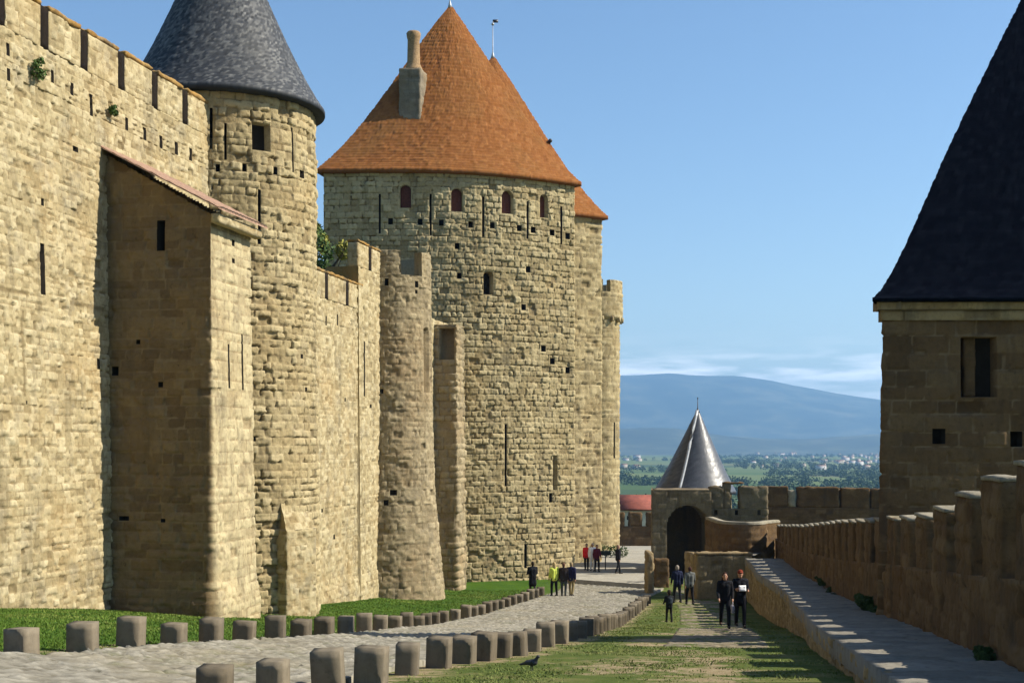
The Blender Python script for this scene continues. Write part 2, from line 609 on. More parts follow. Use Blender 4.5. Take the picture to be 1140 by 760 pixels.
def join(parts):
    """several (V,Q,...) into one"""
    Vs, Qs, n = [], [], 0
    for V, Q in parts:
        Vs.append(V)
        Qs.append(np.asarray(Q) + n)
        n += len(V)
    return np.concatenate(Vs), np.concatenate(Qs)


def tube_np(path, radii, seg=10, cap=True):
    path = np.asarray(path, float)
    radii = np.broadcast_to(np.asarray(radii, float), (len(path),))
    T = np.gradient(path, axis=0)
    T /= np.maximum(np.linalg.norm(T, axis=1), 1e-9)[:, None]
    V = []
    for p, t, r in zip(path, T, radii):
        a = np.cross(t, (0, 0, 1.0) if abs(t[2]) < .9 else (1.0, 0, 0))
        a /= np.linalg.norm(a)
        b = np.cross(t, a)
        th = np.linspace(0, 2 * np.pi, seg, endpoint=False)
        V.append(p + r * (np.cos(th)[:, None] * a + np.sin(th)[:, None] * b))
    n = len(path)
    V = np.concatenate(V)
    Q = []
    for i in range(n - 1):
        for k in range(seg):
            k2 = (k + 1) % seg
            Q.append((i * seg + k, i * seg + k2, (i + 1) * seg + k2, (i + 1) * seg + k))
    if cap:
        c0, c1 = len(V), len(V) + 1
        V = np.concatenate([V, path[:1], path[-1:]])
        for k in range(0, seg, 2):
            Q.append((c0, (k + 2) % seg, k + 1, k))
            Q.append((c1, (n - 1) * seg + k, (n - 1) * seg + k + 1, (n - 1) * seg + (k + 2) % seg))
    return V, np.array(Q)


def ball_np(c, r, nu=12, nv=8):
    r = np.broadcast_to(np.asarray(r, float), (3,))
    th = np.linspace(0, np.pi, nv + 1)
    V, Q = [], []
    for t in th:
        for k in range(nu):
            p = 2 * np.pi * k / nu
            V.append((c[0] + r[0] * max(math.sin(t), 1e-3) * math.cos(p), c[1] + r[1] * max(math.sin(t), 1e-3) * math.sin(p), c[2] + r[2] * math.cos(t)))
    for i in range(nv):
        for k in range(nu):
            k2 = (k + 1) % nu
            Q.append((i * nu + k, (i + 1) * nu + k, (i + 1) * nu + k2, i * nu + k2))
    return np.array(V), np.array(Q)


def cone_roof(name, outline, z0, apex, mat, parent, res=.12, flare=.18, ch=.17, ln=(.16, .3), drop=.16, inner=.86, seed=3, boss=.016, fp=2):
    """tiled roof ruled from a closed outline (counter-clockwise from above) to its apex, with a fascia and soffit"""
    pts = np.vstack([outline, outline[:1]])
    s, P, T = resample(pts, res)
    ns = len(s)
    apex = np.asarray(apex, float)
    slope = np.linalg.norm(np.array([P[:, 0].mean(), P[:, 1].mean(), z0]) - apex)
    slope = max(slope, np.hypot(apex[2] - z0, 3))
    nt = int(slope / res) + 1
    t = np.linspace(0, .985, nt)
    g = t - flare * t * (1 - t) ** fp * 2.2
    H = apex[2] - z0
    X = P[:, 0, None] + (apex[0] - P[:, 0, None]) * t
    Y = P[:, 1, None] + (apex[1] - P[:, 1, None]) * t
    Z = z0 + H * g[None, :] + 0 * X
    S = s[:, None] * (1 - .75 * t[None, :])
    D = (t * slope)[None, :] + 0 * S
    h, tone, jn = stone(S, D, seed, ch=(ch, ch * 1.06), ln=ln, jw=.02, boss=boss, off=boss, rough=.008, pit=0, ero=0, gap=0)
    step = (D / ch) % 1.0
    h = h + (1 - step) * boss * 1.2
    h = h + .05 * (fbm(S * .35, D * .35, seed + 7, 3) - .5) * (1 - t)[None, :]
    cxy = P.mean(0)
    nx, ny = X - cxy[0], Y - cxy[1]
    q = np.maximum(np.hypot(nx, ny), .05)
    fade = np.ones_like(t)
    fade[0] = 1
    X += nx / q * h * fade * .85
    Y += ny / q * h * fade * .85
    Z += h * .5
    V = np.stack([X, Y, Z], -1).reshape(-1, 3)
    idx = np.arange(ns * nt).reshape(ns, nt)
    Q = [np.stack([idx[:-1, :-1], idx[1:, :-1], idx[1:, 1:], idx[:-1, 1:]], -1).reshape(-1, 4)]
    lo = np.column_stack([X[:, 0], Y[:, 0], np.full(ns, z0 - drop)])
    inn = np.column_stack([cxy[0] + (P[:, 0] - cxy[0]) * inner, cxy[1] + (P[:, 1] - cxy[1]) * inner, np.full(ns, z0 - drop - .02)])
    nv = len(V)
    i1, i2 = nv + np.arange(ns), nv + ns + np.arange(ns)
    Q += [np.stack([i1[:-1], i1[1:], idx[1:, 0], idx[:-1, 0]], -1), np.stack([i2[:-1], i2[1:], i1[1:], i1[:-1]], -1)]
    V = np.concatenate([V, lo, inn])
    tn = np.concatenate([tone.ravel(), np.full(2 * ns, .15)])
    return mesh(name, V, np.concatenate(Q), mat, parent, {'tone': tn, 'joint': np.zeros(len(tn))})


def finial(parent, base, hgt, mat, ball=.09, r=.035, lead=.5):
    b = np.asarray(base, float)
    prof = [(0, .16), (lead * .5, .1), (lead, r), (hgt, r * .6)]
    V1 = tube_np([b + (0, 0, z) for z, _ in prof], [q for _, q in prof], 8)
    V2 = ball_np(b + (0, 0, hgt * .93), ball)
    V, Q = join([V1, V2])
    return mesh('finial', V, Q, mat, parent, smooth=True)


def leaf_np(centres, radii, n, size, seed, flat=1.0):
    """n leaf quads spread through clumps"""
    r = np.random.RandomState(seed)
    centres = np.asarray(centres, float)
    radii = np.asarray(radii, float)
    k = r.choice(len(centres), n, p=radii ** 2 / (radii ** 2).sum())
    d = r.normal(size=(n, 3))
    d /= np.linalg.norm(d, axis=1)[:, None]
    rad = radii[k] * r.uniform(.35, 1, n) ** .5
    c = centres[k] + d * rad[:, None] * np.array([1, 1, flat])
    a = r.normal(size=(n, 3))
    a /= np.linalg.norm(a, axis=1)[:, None]
    b = np.cross(a, d + r.normal(size=(n, 3)) * .6)
    b /= np.maximum(np.linalg.norm(b, axis=1), 1e-6)[:, None]
    sz = size * r.uniform(.6, 1.3, n)[:, None]
    V = np.stack([c - a * sz, c + b * sz * .55, c + a * sz, c - b * sz * .55], 1).reshape(-1, 3)
    tone = np.clip(r.uniform(0, 1, len(centres))[k] * .6 + r.uniform(0, .4, n), 0, 1)
    return V, np.arange(4 * n).reshape(-1, 4), np.repeat(tone, 4)


def along(a, b, t):
    return np.asarray(a, float) + (np.asarray(b, float) - np.asarray(a, float)) * t


def spline(pts, n=400):
    """smooth curve through points (Catmull-Rom), n samples even along its length"""
    p = np.asarray(pts, float)
    p = np.vstack([2 * p[0] - p[1], p, 2 * p[-1] - p[-2]])
    out = []
    for i in range(1, len(p) - 2):
        t = np.linspace(0, 1, 24, endpoint=False)[:, None]
        out.append(.5 * ((2 * p[i]) + (p[i + 1] - p[i - 1]) * t + (2 * p[i - 1] - 5 * p[i] + 4 * p[i + 1] - p[i + 2]) * t ** 2 + (3 * p[i] - p[i - 1] - 3 * p[i + 1] + p[i + 2]) * t ** 3))
    out = np.concatenate(out + [p[-2:-1]])
    c = np.concatenate([[0], np.cumsum(np.linalg.norm(np.diff(out, axis=0), axis=1))])
    s = np.linspace(0, c[-1], n)
    return np.stack([np.interp(s, c, out[:, i]) for i in range(out.shape[1])], 1), c[-1]


def zpx(y, Y):
    return (HY - y) / F * Y


def gp(x, y):
    """the ground point seen at photo pixel (x, y)"""
    Y = np.linspace(9, 140, 13000)
    X = (x - CX) / F * Y
    k = np.argmax(gz(X, Y) > (HY - y) / F * Y)
    return np.array([X[k], Y[k]])


D2 = np.array([.19612, .98058])              # along the inner rampart, away from the camera
N2 = np.array([.98058, -.19612])             # outward from it


def WL(Y):
    return np.array([-19.1 + .2 * Y, Y])


# ------------------------------------------------------------------ the lie of the land
ROW_R = np.array([(-3.9, 12.2), (-3.2, 14.2)] + [tuple(gp(*p)) for p in ((365, 763), (412, 757), (452, 746), (488, 739), (515, 734), (557, 729), (591, 721.5), (655, 705), (689, 694), (707, 681.5), (722, 669))])
ROW_L = np.array([(-11.5, 17.3), (-9.3, 19.6)] + [tuple(gp(*p)) for p in ((20, 727), (88, 722), (141, 718), (190, 715), (231, 713), (268, 711), (333, 707), (384, 703.5), (439, 698), (486, 693), (522, 686), (560, 675), (605, 661))])
cR, lenR = spline(ROW_R, 900)
cL, lenL = spline(ROW_L, 900)

PATH_L = np.array([gp(*p) for p in ((752, 655), (752, 668), (757, 680), (757, 695), (748, 708), (738, 717))])
PATH_R = np.array([gp(*p) for p in ((790, 655), (803, 668), (817, 680), (835, 698), (850, 710), (858, 719))])

ax_ = np.unique(np.concatenate([-np.geomspace(16, 8300, 46), np.arange(-16, 21, .3), np.geomspace(21, 8300, 46)]))
ay_ = np.unique(np.concatenate([np.linspace(-400, -10, 14), np.arange(-10, 132, .3), np.geomspace(132, 13300, 90)]))
GX, GYY = np.meshgrid(ax_, ay_, indexing='ij')
GZZ = gz(GX, GYY) - .05 * fbm(GX * .9, GYY * .9, 5, 3) * (GYY < 140) - .02
far_ = sst(450, 900, GYY)
GZZ = GZZ + far_ * 5 * (fbm(GX / 420, GYY / 420, 8, 3) - .5)
dirt = np.zeros_like(GX)
for p, r, a in (((742, 703), .8, 1.0), ((735, 710), .9, 1.0), ((722, 715), .8, .85), ((745, 697), .5, .8), ((690, 740), 1.1, .75), ((715, 733), .9, .7), ((660, 742), .8, .6), ((792, 742), .8, .95), ((795, 730), .8, .9), ((788, 755), .8, .8), ((760, 724), 1.0, .75), ((775, 735), .8, .6), ((740, 750), .8, .5), ((630, 735), .8, .45),
                ((770, 752), .5, .5), ((740, 690), .4, .6), ((600, 748), .5, .25), ((520, 752), .5, .25)):
    c = gp(*p)
    dirt = np.maximum(dirt, a * np.exp(-((GX - c[0]) ** 2 + ((GYY - c[1]) / 1.6) ** 2) / (r * r)))
for c_ in (cR, cL):
    dd = np.min((GX[:, :, None] - c_[::12, 0]) ** 2 + (GYY[:, :, None] - c_[::12, 1]) ** 2, axis=2) if GX.size * 75 < 4e7 else 0
    dirt = np.maximum(dirt, .78 * np.exp(-dd / .5))
lush = sst(-1.5, -4.5, GX - .12 * (GYY - 30)) * (GYY < 140)
n1, n2 = GX.shape
gi = np.arange(n1 * n2).reshape(n1, n2)
gq = np.stack([gi[:-1, :-1], gi[1:, :-1], gi[1:, 1:], gi[:-1, 1:]], -1).reshape(-1, 4)

m, n, l, b = new_mat('lawn_and_plain')
at = N(n, 'ShaderNodeAttribute', attribute_name='dirt')
lu = N(n, 'ShaderNodeAttribute', attribute_name='lush')
g1 = ramp(n, l, noise(n, l, 1.1, 6, .65), [(.3, (.05, .075, .014)), (.5, (.08, .105, .022)), (.7, (.17, .15, .06))])
g2 = ramp(n, l, noise(n, l, .9, 6, .6), [(.3, (.03, .075, .006)), (.6, (.048, .10, .008)), (.8, (.07, .12, .015))])
grass = cmix(n, l, lu.outputs['Fac'], g1, g2)
grass = cmix(n, l, .6, grass, ramp(n, l, noise(n, l, 22, 4, .7), [(.3, (.55, .58, .5)), (.7, (1.25, 1.25, 1.2))]), 'MULTIPLY')
sand = ramp(n, l, noise(n, l, 5, 6, .7), [(.3, (.2, .15, .08)), (.7, (.31, .245, .145))])
dsum = n.new('ShaderNodeMath')
dsum.operation = 'ADD'
l.new(at.outputs['Fac'], dsum.inputs[0])
l.new(mrange(n, l, noise(n, l, 2.6, 8, .75), .3, .72, -.55, .55), dsum.inputs[1])
near = cmix(n, l, mrange(n, l, dsum.outputs[0], .42, .72), grass, sand)
vor = N(n, 'ShaderNodeTexVoronoi', Scale=.0042)
geo = n.new('ShaderNodeNewGeometry')
l.new(geo.outputs['Position'], vor.inputs['Vector'])
fields = ramp(n, l, vor.outputs['Color'], [(0, (.035, .06, .018)), (.3, (.07, .11, .03)), (.55, (.15, .17, .06)), (.75, (.05, .09, .02)), (1, (.2, .17, .09))])
sy = n.new('ShaderNodeSeparateXYZ')
l.new(geo.outputs['Position'], sy.inputs[0])
l.new(cmix(n, l, mrange(n, l, sy.outputs['Y'], 150, 330), near, fields), b.inputs['Base Color'])
b.inputs['Roughness'].default_value = .95
b.inputs['Specular IOR Level'].default_value = .1
bump(n, l, b, noise(n, l, 30, 6, .75), .7, .03)
M['ground'] = m
tag(mesh('ground', np.stack([GX, GYY, GZZ], -1).reshape(-1, 3), gq, m, None, {'dirt': dirt.ravel(), 'lush': lush.ravel()}, smooth=True), kind='structure')


def loft(name, A, B, res, mat, lift, rel=None, seed=2, kind='structure', zf=None, amp=1.0, skirt=.25):
    """ground-hugging paved sheet between two edge curves of equal length"""
    ln_ = np.linalg.norm(np.diff(A, axis=0), axis=1).sum()
    wd = np.linalg.norm(A - B, axis=1).mean()
    nu, nv = max(3, int(ln_ / res)), max(3, int(wd / res))
    tt = np.linspace(0, 1, nu)
    ca = np.linspace(0, 1, len(A))
    a = np.stack([np.interp(tt, ca, A[:, i]) for i in range(2)], 1)
    b_ = np.stack([np.interp(tt, ca, B[:, i]) for i in range(2)], 1)
    v = np.linspace(0, 1, nv)
    P = a[:, None, :] + (b_ - a)[:, None, :] * v[None, :, None]
    X, Y = P[..., 0], P[..., 1]
    h, tone, jn = stone(X - .3 * Y * 0, Y, seed, **(rel or {}))
    Z = (gz(X, Y) if zf is None else zf(X, Y)) + lift + h * amp
    i = np.arange(nu * nv).reshape(nu, nv)
    V = np.stack([X, Y, Z], -1).reshape(-1, 3)
    q = np.stack([i[:-1, :-1], i[:-1, 1:], i[1:, 1:], i[1:, :-1]], -1).reshape(-1, 4)
    rim = np.concatenate([i[0, :], i[1:, -1], i[-1, -2::-1], i[-2:0:-1, 0]])
    low = V[rim] - (0, 0, skirt)
    j = len(V) + np.arange(len(rim))
    q2 = np.stack([rim, j, np.roll(j, -1), np.roll(rim, -1)], -1)
    o = mesh(name, np.concatenate([V, low]), np.concatenate([q, q2]), mat, None, {'tone': np.concatenate([tone.ravel(), np.full(len(rim), .4)]), 'joint': np.concatenate([jn.ravel(), np.zeros(len(rim))])})
    return tag(o, kind=kind)


M['cobble'] = stone_mat('worn_grey_cobbles', (.16, .147, .122), (.285, .268, .228), (.44, .42, .37), (.115, .105, .075), stain=(.13, .14, .06), ochre=(.33, .28, .18), st=.5, oc=.5, bstr=.4)
M['paving'] = stone_mat('pale_paving', (.33, .31, .27), (.40, .38, .335), (.47, .45, .40), (.33, .31, .26), stain=(.27, .25, .21), ochre=(.41, .37, .3), st=.35, oc=.3, bstr=.25)
M['gravel'] = stone_mat('grey_brown_path_stone', (.16, .135, .10), (.23, .20, .15), (.32, .28, .21), (.16, .13, .08), stain=(.12, .11, .07), ochre=(.30, .235, .14), st=.4, oc=.6, bstr=.5)
M['flag'] = stone_mat('grey_walkway_flags', (.20, .19, .17), (.27, .255, .23), (.34, .32, .285), (.19, .175, .14), stain=(.14, .13, .11), ochre=(.3, .26, .19), st=.4, oc=.35, bstr=.4)

rl = dict(ch=(.15, .22), ln=(.13, .2), jw=.06, boss=.035, off=.03, rough=.014, pit=.02, gap=.02)
eR = cR + np.column_stack([-np.gradient(cR[:, 1]), np.gradient(cR[:, 0])]) / np.linalg.norm(np.gradient(cR, axis=0), axis=1)[:, None] * .32
eL = cL + np.column_stack([np.gradient(cL[:, 1]), -np.gradient(cL[:, 0])]) / np.linalg.norm(np.gradient(cL, axis=0), axis=1)[:, None] * .32
eL = np.vstack([eL, spline([eL[-1], (2.4, 72), (3.2, 79)], 160)[0]])
eR = np.vstack([eR, spline([eR[-1], (7.4, 70), (8.4, 74.5)], 160)[0]])
loft('cobbled_road', eL, eR, .085, M['cobble'], .015, rel=rl, seed=12)
loft('footpath', PATH_L, PATH_R, .09, M['gravel'], -.052, rel=dict(ch=(.16, .26), ln=(.2, .4), jw=.05, boss=.012, off=.012, rough=.02, pit=.03), seed=14, amp=1.2, skirt=.15)
PA, PB = gp(636, 649.5), gp(724, 655.5)
loft('entrance_pavement', np.array([PA, (2.6, 86), (4.6, 100), (7.0, 128)]), np.array([PB, (9.3, 84), (11.2, 100), (15, 128)]), .2, M['paving'], .26,
     rel=dict(ch=(.5, .7), ln=(.6, 1.0), jw=.04, boss=.006, off=.004, rough=.01, pit=0), seed=15, skirt=.6)

# ------------------------------------------------------------------ far country
mx = np.linspace(-7600, 7600, 200)
my = np.linspace(7600, 12800, 90)
MX, MY = np.meshgrid(mx, my, indexing='ij')
pxl = MX / 11000 * F + CX
rid = np.interp(pxl, [-900, -400, 300, 640, 700, 740, 800, 850, 900, 940, 985, 1140, 1500, 2000], [425, 400, 404, 417, 419, 417, 419.5, 422, 432, 439, 446, 464, 470, 480])
rid = (HY - rid) / F * 11000 * (1 + .09 * (fbm(MX / 520, MY * 0, 77, 5) - .5))
up = sst(7700, 11000, MY)
spur = fbm(MX / 900 + .3 * fbm(MY / 900, MX / 900, 4), MY / 1500, 31, 5)
MZ = -42 + (rid + 42) * np.clip(up ** 1.15 * (1 + (.5 * (spur - .5) - .12) * (1 - up) * 2), 0, 1.02) - 260 * sst(11000, 12800, MY)
mi_ = np.arange(MX.size).reshape(MX.shape)
mq = np.stack([mi_[:-1, :-1], mi_[1:, :-1], mi_[1:, 1:], mi_[:-1, 1:]], -1).reshape(-1, 4)
m, n, l, b = new_mat('forested_slopes')
l.new(ramp(n, l, noise(n, l, .004, 6, .6), [(.3, (.012, .022, .014)), (.5, (.03, .045, .025)), (.7, (.10, .105, .06))]), b.inputs['Base Color'])
b.inputs['Roughness'].default_value = 1
M['slope'] = m
tag(mesh('mountains', np.stack([MX, MY, MZ], -1).reshape(-1, 3), mq, m, smooth=True), kind='structure')
my2 = np.linspace(5200, 8000, 60)
HX, HYY = np.meshgrid(mx, my2, indexing='ij')
pxl = HX / 6600 * F + CX
rid = np.interp(pxl, [-900, 300, 640, 700, 750, 800, 850, 900, 940, 985, 1140, 1500], [470, 472, 473, 475, 478, 483, 487.5, 488, 485, 482, 480, 478])
rid = (HY - rid) / F * 6600 + 42
rid = rid * (1 + .15 * (fbm(HX / 300, HX * 0, 9, 4) - .5))
HZ = -44 + rid * np.exp(-((HYY - 6600) / 620) ** 2) * (.85 + .3 * fbm(HX / 260, HYY / 260, 19, 4))
hi_ = np.arange(HX.size).reshape(HX.shape)
hq = np.stack([hi_[:-1, :-1], hi_[1:, :-1], hi_[1:, 1:], hi_[:-1, 1:]], -1).reshape(-1, 4)
tag(mesh('hills', np.stack([HX, HYY, HZ], -1).reshape(-1, 3), hq, M['slope'], smooth=True), kind='structure')

m = bpy.data.materials.new('pale_air')
m.use_nodes = True
n, l = m.node_tree.nodes, m.node_tree.links
n.clear()
pv = n.new('ShaderNodeVolumePrincipled')
pv.inputs['Color'].default_value = (.30, .60, 1.0, 1)
pv.inputs['Density'].default_value = 1.05e-4
pv.inputs['Anisotropy'].default_value = .25
om = n.new('ShaderNodeOutputMaterial')
l.new(pv.outputs[0], om.inputs['Volume'])
hz = [(x, y, z) for x in (-8600, 8600) for y in (-450, 13500) for z in (-62, 640)]
o = mesh('haze', hz, [(0, 1, 3, 2), (4, 6, 7, 5), (0, 4, 5, 1), (2, 3, 7, 6), (0, 2, 6, 4), (1, 5, 7, 3)], m)
tag(o, kind='stuff')

# ------------------------------------------------------------------ inner rampart, near stretch
SILL, TOP = 10.35, 11.55
rel_wall = dict(ch=(.13, .23), ln=(.16, .42), jw=.02, boss=.017, off=.02, rough=.03, pit=.07, gap=.05)
wall_pts = [WL(21), WL(46.2)]
wbat = lambda z: .026 * (4 - z)
hs = [hole(wall_pts, 45.8, 50.6, 271, 328, .7)]
for (x, y) in ((15, 55), (64, 85), (86, 99), (107, 112), (146, 138), (166, 149), (184, 158), (201, 165), (217, 172), (15, 83), (107, 122)):
    hs.append(hole(wall_pts, x - 1.6, x + 1.6, y - 7, y + 7, .5))
for (x, y, w, h_) in ((88, 166, 3, 3), (108, 405, 1.6, 6), (50, 225, 1.5, 4), (27, 448, .8, 2)):
    hs.append(hole(wall_pts, x - w, x + w, y - h_, y + h_, .35))
t = thing('rampart_wall', 'tall sunlit limestone rampart with narrow crenels and weeds, filling the left edge', 'wall', (*WL(34), -4))
string = lambda S, Z: -.9 * np.exp(-((Z - 3.82) / .06) ** 2) * (fbm(S * .5, Z * 0, 5, 3) > .42) - .7 * np.exp(-((S - 13.0 - .25 * fbm(Z * 1.5, Z * 0, 8, 3)) / .05) ** 2) * (Z > 1.2) * (Z < 3.4)
sheet('wall_face', wall_pts, -5.6, SILL, .038, M['wall'], t, hs, batter=wbat, seed=101, back=1.8, rel=rel_wall, tfix=string)
gaps = [23.2, 25.2, 27.2, 29.2, 31.2, 33.2, 35.2, 37.2, 39.3, 41.4, 43.5, 45.5]
M['lichen'] = stone_mat('lichen_topped_stone', (.30, .24, .13), (.42, .34, .19), (.53, .44, .27), (.36, .28, .15), ochre=(.38, .20, .045), st=.4, oc=.75)


def merlons(t, gaps, hw, z0, z1, thick, off, mat, res=.07, seed=300, dz=lambda i: 0, cap=True):
    for i in range(len(gaps) - 1):
        a, b_ = gaps[i] + hw, gaps[i + 1] - hw
        A = WL(a) + N2 * off
        Ln = (b_ - a) / .98058
        zz = z1 + dz(i)
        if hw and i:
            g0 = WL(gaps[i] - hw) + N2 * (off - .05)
            block('crenel_shade_board', (*g0, z0 - .01), (*(N2 * .04), 0), (*(D2 * (2 * hw / .98058)), 0), (0, 0, min(zz, z1 + dz(i - 1)) - z0 - .10), M['board'], t, res=.2, seed=seed + 20 + i, amp=.002, bev=0, rel=dict(boss=0, off=0, rough=.002, pit=0, gap=0))  # added dark board, stands in for the shaded gap between merlons
        mo = block('merlon', (*(A - N2 * thick), z0 - .01), (*(N2 * thick), 0), (*(D2 * Ln), 0), (0, 0, zz - z0 - (.12 if cap else 0)), mat, t, res=res, seed=seed + i, amp=.006, bev=.003, rel=rel_wall)
        if cap:
            block('coping', (*(A - N2 * (thick + .03) - D2 * .01), zz - .125), (*(N2 * (thick + .07)), 0), (*(D2 * (Ln + .02)), 0), (0, 0, .125), M['cap'], mo, res=res, seed=seed + 40 + i, amp=.03, rel=dict(rel_wall, ch=(.3, .4)))


M['cap'] = stone_mat('orange_lichened_coping', (.26, .16, .06), (.36, .22, .075), (.46, .32, .14), (.3, .2, .08), ochre=(.42, .20, .035), st=.35, oc=.8)
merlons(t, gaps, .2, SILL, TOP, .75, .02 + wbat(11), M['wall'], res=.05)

# buttress lodge against it
ws, wd_ = WL(38.2), None
c0 = WL(38.2) - N2 * .3
c1 = WL(38.2) + N2 * 3.13
c2 = c1 + D2 * 2.92
c3 = c2 - N2 * 3.3
bp = [c0, c1, c2, c3]
t = thing('wall_buttress', 'square stone buttress lodge with shaded front face and tiled lean-to roof against the rampart', 'buttress', (*c1, -4.6))
bbat = lambda z: .018 * (3 - z) + .14 * sst(-3.7, -4.6, z)
bh = [hole(bp, 174.5, 183, 245, 279, .7), hole(bp, 125.5, 132.5, 408, 418, .4), hole(bp, 177, 182, 425, 431, .3), hole(bp, 135, 146, 574, 579, .3), hole(bp, 181, 186, 577, 581, .3),
      hole(bp, 152, 157, 378, 383, .25), hole(bp, 253.5, 255.3, 383, 432, .4), hole(bp, 268.5, 270.3, 372, 434, .4), hole(bp, 260, 263, 267, 274, .3), hole(bp, 260, 263, 288, 293, .3)]
sl = lambda s: np.interp(s, [0, .3, 3.43, 3.43 + 2.92, 9.8], [8.32, 8.2, 6.42, 6.42, 8.3])
sheet('wall_face', bp, -5.6, 8.35, .05, M['butt'], t, bh, batter=bbat, clip=sl, seed=111, tmul=.55, tfix=lambda S, Z: np.where(S < 3.43, -.34, .42), rel=dict(ch=(.2, .36), ln=(.3, .7), jw=.04, boss=.02, off=.025, rough=.025, pit=.04))  # tone paints shade on the front face, sunlight on the side
# roof: sloping bed of canal tiles over a stone cornice
u = np.linspace(0, 1, 60)
A0 = np.array([*(WL(38.2) - D2 * .22 - N2 * .25), 8.48])
A1 = np.array([*(c1 - D2 * .22 + N2 * .42), 6.52])
Bv = np.array([*(D2 * (2.92 + .44)), 0])
nu, nv = 30, 150
uu, vv = np.meshgrid(np.linspace(0, 1, nu), np.linspace(0, 1, nv), indexing='ij')
P = A0 + (A1 - A0) * uu[..., None] + Bv * vv[..., None]
wv = np.abs(np.sin(vv * np.pi * 14)) * .045 + .03 * (1 - (uu * 9) % 1)
P[..., 2] += wv
lowp = A0 + (A1 - A0) * uu[..., None] + Bv * vv[..., None] - (0, 0, .03)
ii = np.arange(nu * nv).reshape(nu, nv)
V = np.concatenate([P.reshape(-1, 3), lowp.reshape(-1, 3)])
q = np.stack([ii[:-1, :-1], ii[1:, :-1], ii[1:, 1:], ii[:-1, 1:]], -1).reshape(-1, 4)
kk = nu * nv
rim = np.concatenate([ii[:, 0], ii[-1, 1:], ii[-2::-1, -1], ii[0, -2:0:-1]])
q2 = np.stack([rim, rim + kk, np.roll(rim, -1) + kk, np.roll(rim, -1)], -1)
rf = mesh('roof', V, np.concatenate([q, q[:, ::-1] + kk, q2[:, ::-1]]), M['canal'], t)
block('cornice', (*(c1 - D2 * .12 + N2 * .02), 6.17), (*(N2 * .28), 0), (*(D2 * (2.92 + .24)), 0), (0, 0, .27), M['wall'], t, res=.1, seed=115, amp=.012, rel=dict(rel_wall, boss=.01))

# round slate-roofed tower behind it
TC, TR = np.array([-10.41, 48.5]), 3.3


def arc(c, r, a0, a1, n=80):
    """points round a circle, angles from the outward normal of the rampart, negative towards the camera"""
    a = np.radians(np.linspace(a0, a1, n))
    return np.array(c) + r * (np.cos(a)[:, None] * N2 + np.sin(a)[:, None] * D2)


tp = arc(TC, TR, -128, 118, 140)
t = thing('slate_roof_tower', 'round tower of rough bossed stone under a dark slate cone, behind the tiled buttress', 'tower', (*TC, -5.5))
th = [hole(tp, 281, 301.5, 137, 168, .4), hole(tp, 342.3, 346.8, 147, 178, .4), hole(tp, 250.2, 252.4, 137, 178, .5), hole(tp, 325.2, 327, 142, 192, .5), hole(tp, 287, 290.2, 211, 272, .6), hole(tp, 233.5, 237, 120, 166, .6)]
for x, y in ((243, 187), (272, 186.5), (306.5, 190), (336, 194)):
    th.append(hole(tp, x - 2.3, x + 2.3, y - 4, y + 4.5, .4))
for x, y in ((283, 488), (336, 396), (340, 433)):
    th.append(hole(tp, x - 1.2, x + 1.2, y - 2, y + 3, .3))
rel_boss = dict(ch=(.21, .30), ln=(.26, .62), jw=.04, boss=.05, off=.045, rough=.034, pit=.05, gap=.11)
sheet('wall_face', tp, -6.4, 11.95, .045, M['boss'], t, th, seed=121, rel=rel_boss, batter=lambda z: .10 * sst(3.5, -2, z) - .05 * sst(9.5, 11.5, z))
cone_roof('roof', arc(TC, 3.62, 180, -180, 121)[:-1][::-1], 12.05, (*TC, 19.5), M['slate'], t, res=.05, ch=.10, ln=(.09, .13), flare=.14, boss=.011, seed=5)
finial(t, (*TC, 19.3), 1.4, M['lead'])
# low sloping pier at its foot
pa = px_s(tp, 318)
pc = np.array([(316.5 - CX) / F * 45.9, 45.9])
pd_ = np.array([(350 - CX) / F * 47.3, 47.3])
pw = pd_ - pc
pn = np.array([pw[1], -pw[0]]) / np.linalg.norm(pw)
pp = [pc - pn * 1.2, pc, pd_, pd_ - pn * 1.6]
pb = np.array([*(pn * 1.1), 0])
V1, Q1, t1, j1 = box_np((*(pc - pn * 1.0), -6.4), (*pw, 0), pb, (0, 0, 3.5), res=.06, seed=131, amp=.012, bev=.01, rel=rel_wall)
# weathered sloping top running back into the tower
f0, f1 = pc + pn * .09, pd_ + pn * .09
r0, r1 = pc - pn * .62 + pw * .15, pd_ - pn * .75 - pw * .2
gu, gv = np.meshgrid(np.linspace(0, 1, 24), np.linspace(0, 1, 26), indexing='ij')
lo_ = np.stack([f0[k] + (f1[k] - f0[k]) * gu for k in (0, 1)], -1)
hi_p = np.stack([r0[k] + (r1[k] - r0[k]) * gu for k in (0, 1)], -1)
P = lo_ + (hi_p - lo_) * gv[..., None]
hh_, t2, j2 = stone(gu * 2.1, gv * 1.9, 133, **rel_wall)
V2 = np.stack([P[..., 0] + pn[0] * hh_, P[..., 1] + pn[1] * hh_, -2.92 + 1.75 * gv + hh_ * .4], -1).reshape(-1, 3)
gi2 = np.arange(24 * 26).reshape(24, 26)
Q2 = np.stack([gi2[:-1, :-1], gi2[1:, :-1], gi2[1:, 1:], gi2[:-1, 1:]], -1).reshape(-1, 4)
sd = [np.column_stack([P[e], np.full((26,), 0)]) for e in (0, -1)]
V3, Q3 = [], []
for e in (0, -1):
    top_ = V2.reshape(24, 26, 3)[e]
    bot = top_.copy()
    bot[:, 2] = -3.0
    k0 = len(V3) * 26
    V3 += [top_, bot]
    q = [(k0 + k, k0 + k + 1, k0 + 26 + k + 1, k0 + 26 + k) for k in range(25)]
    Q3 += q if e else [x[::-1] for x in q]
V3 = np.concatenate(V3)
V, Q = join([(V1, Q1), (V2, Q2), (V3, np.array(Q3))])
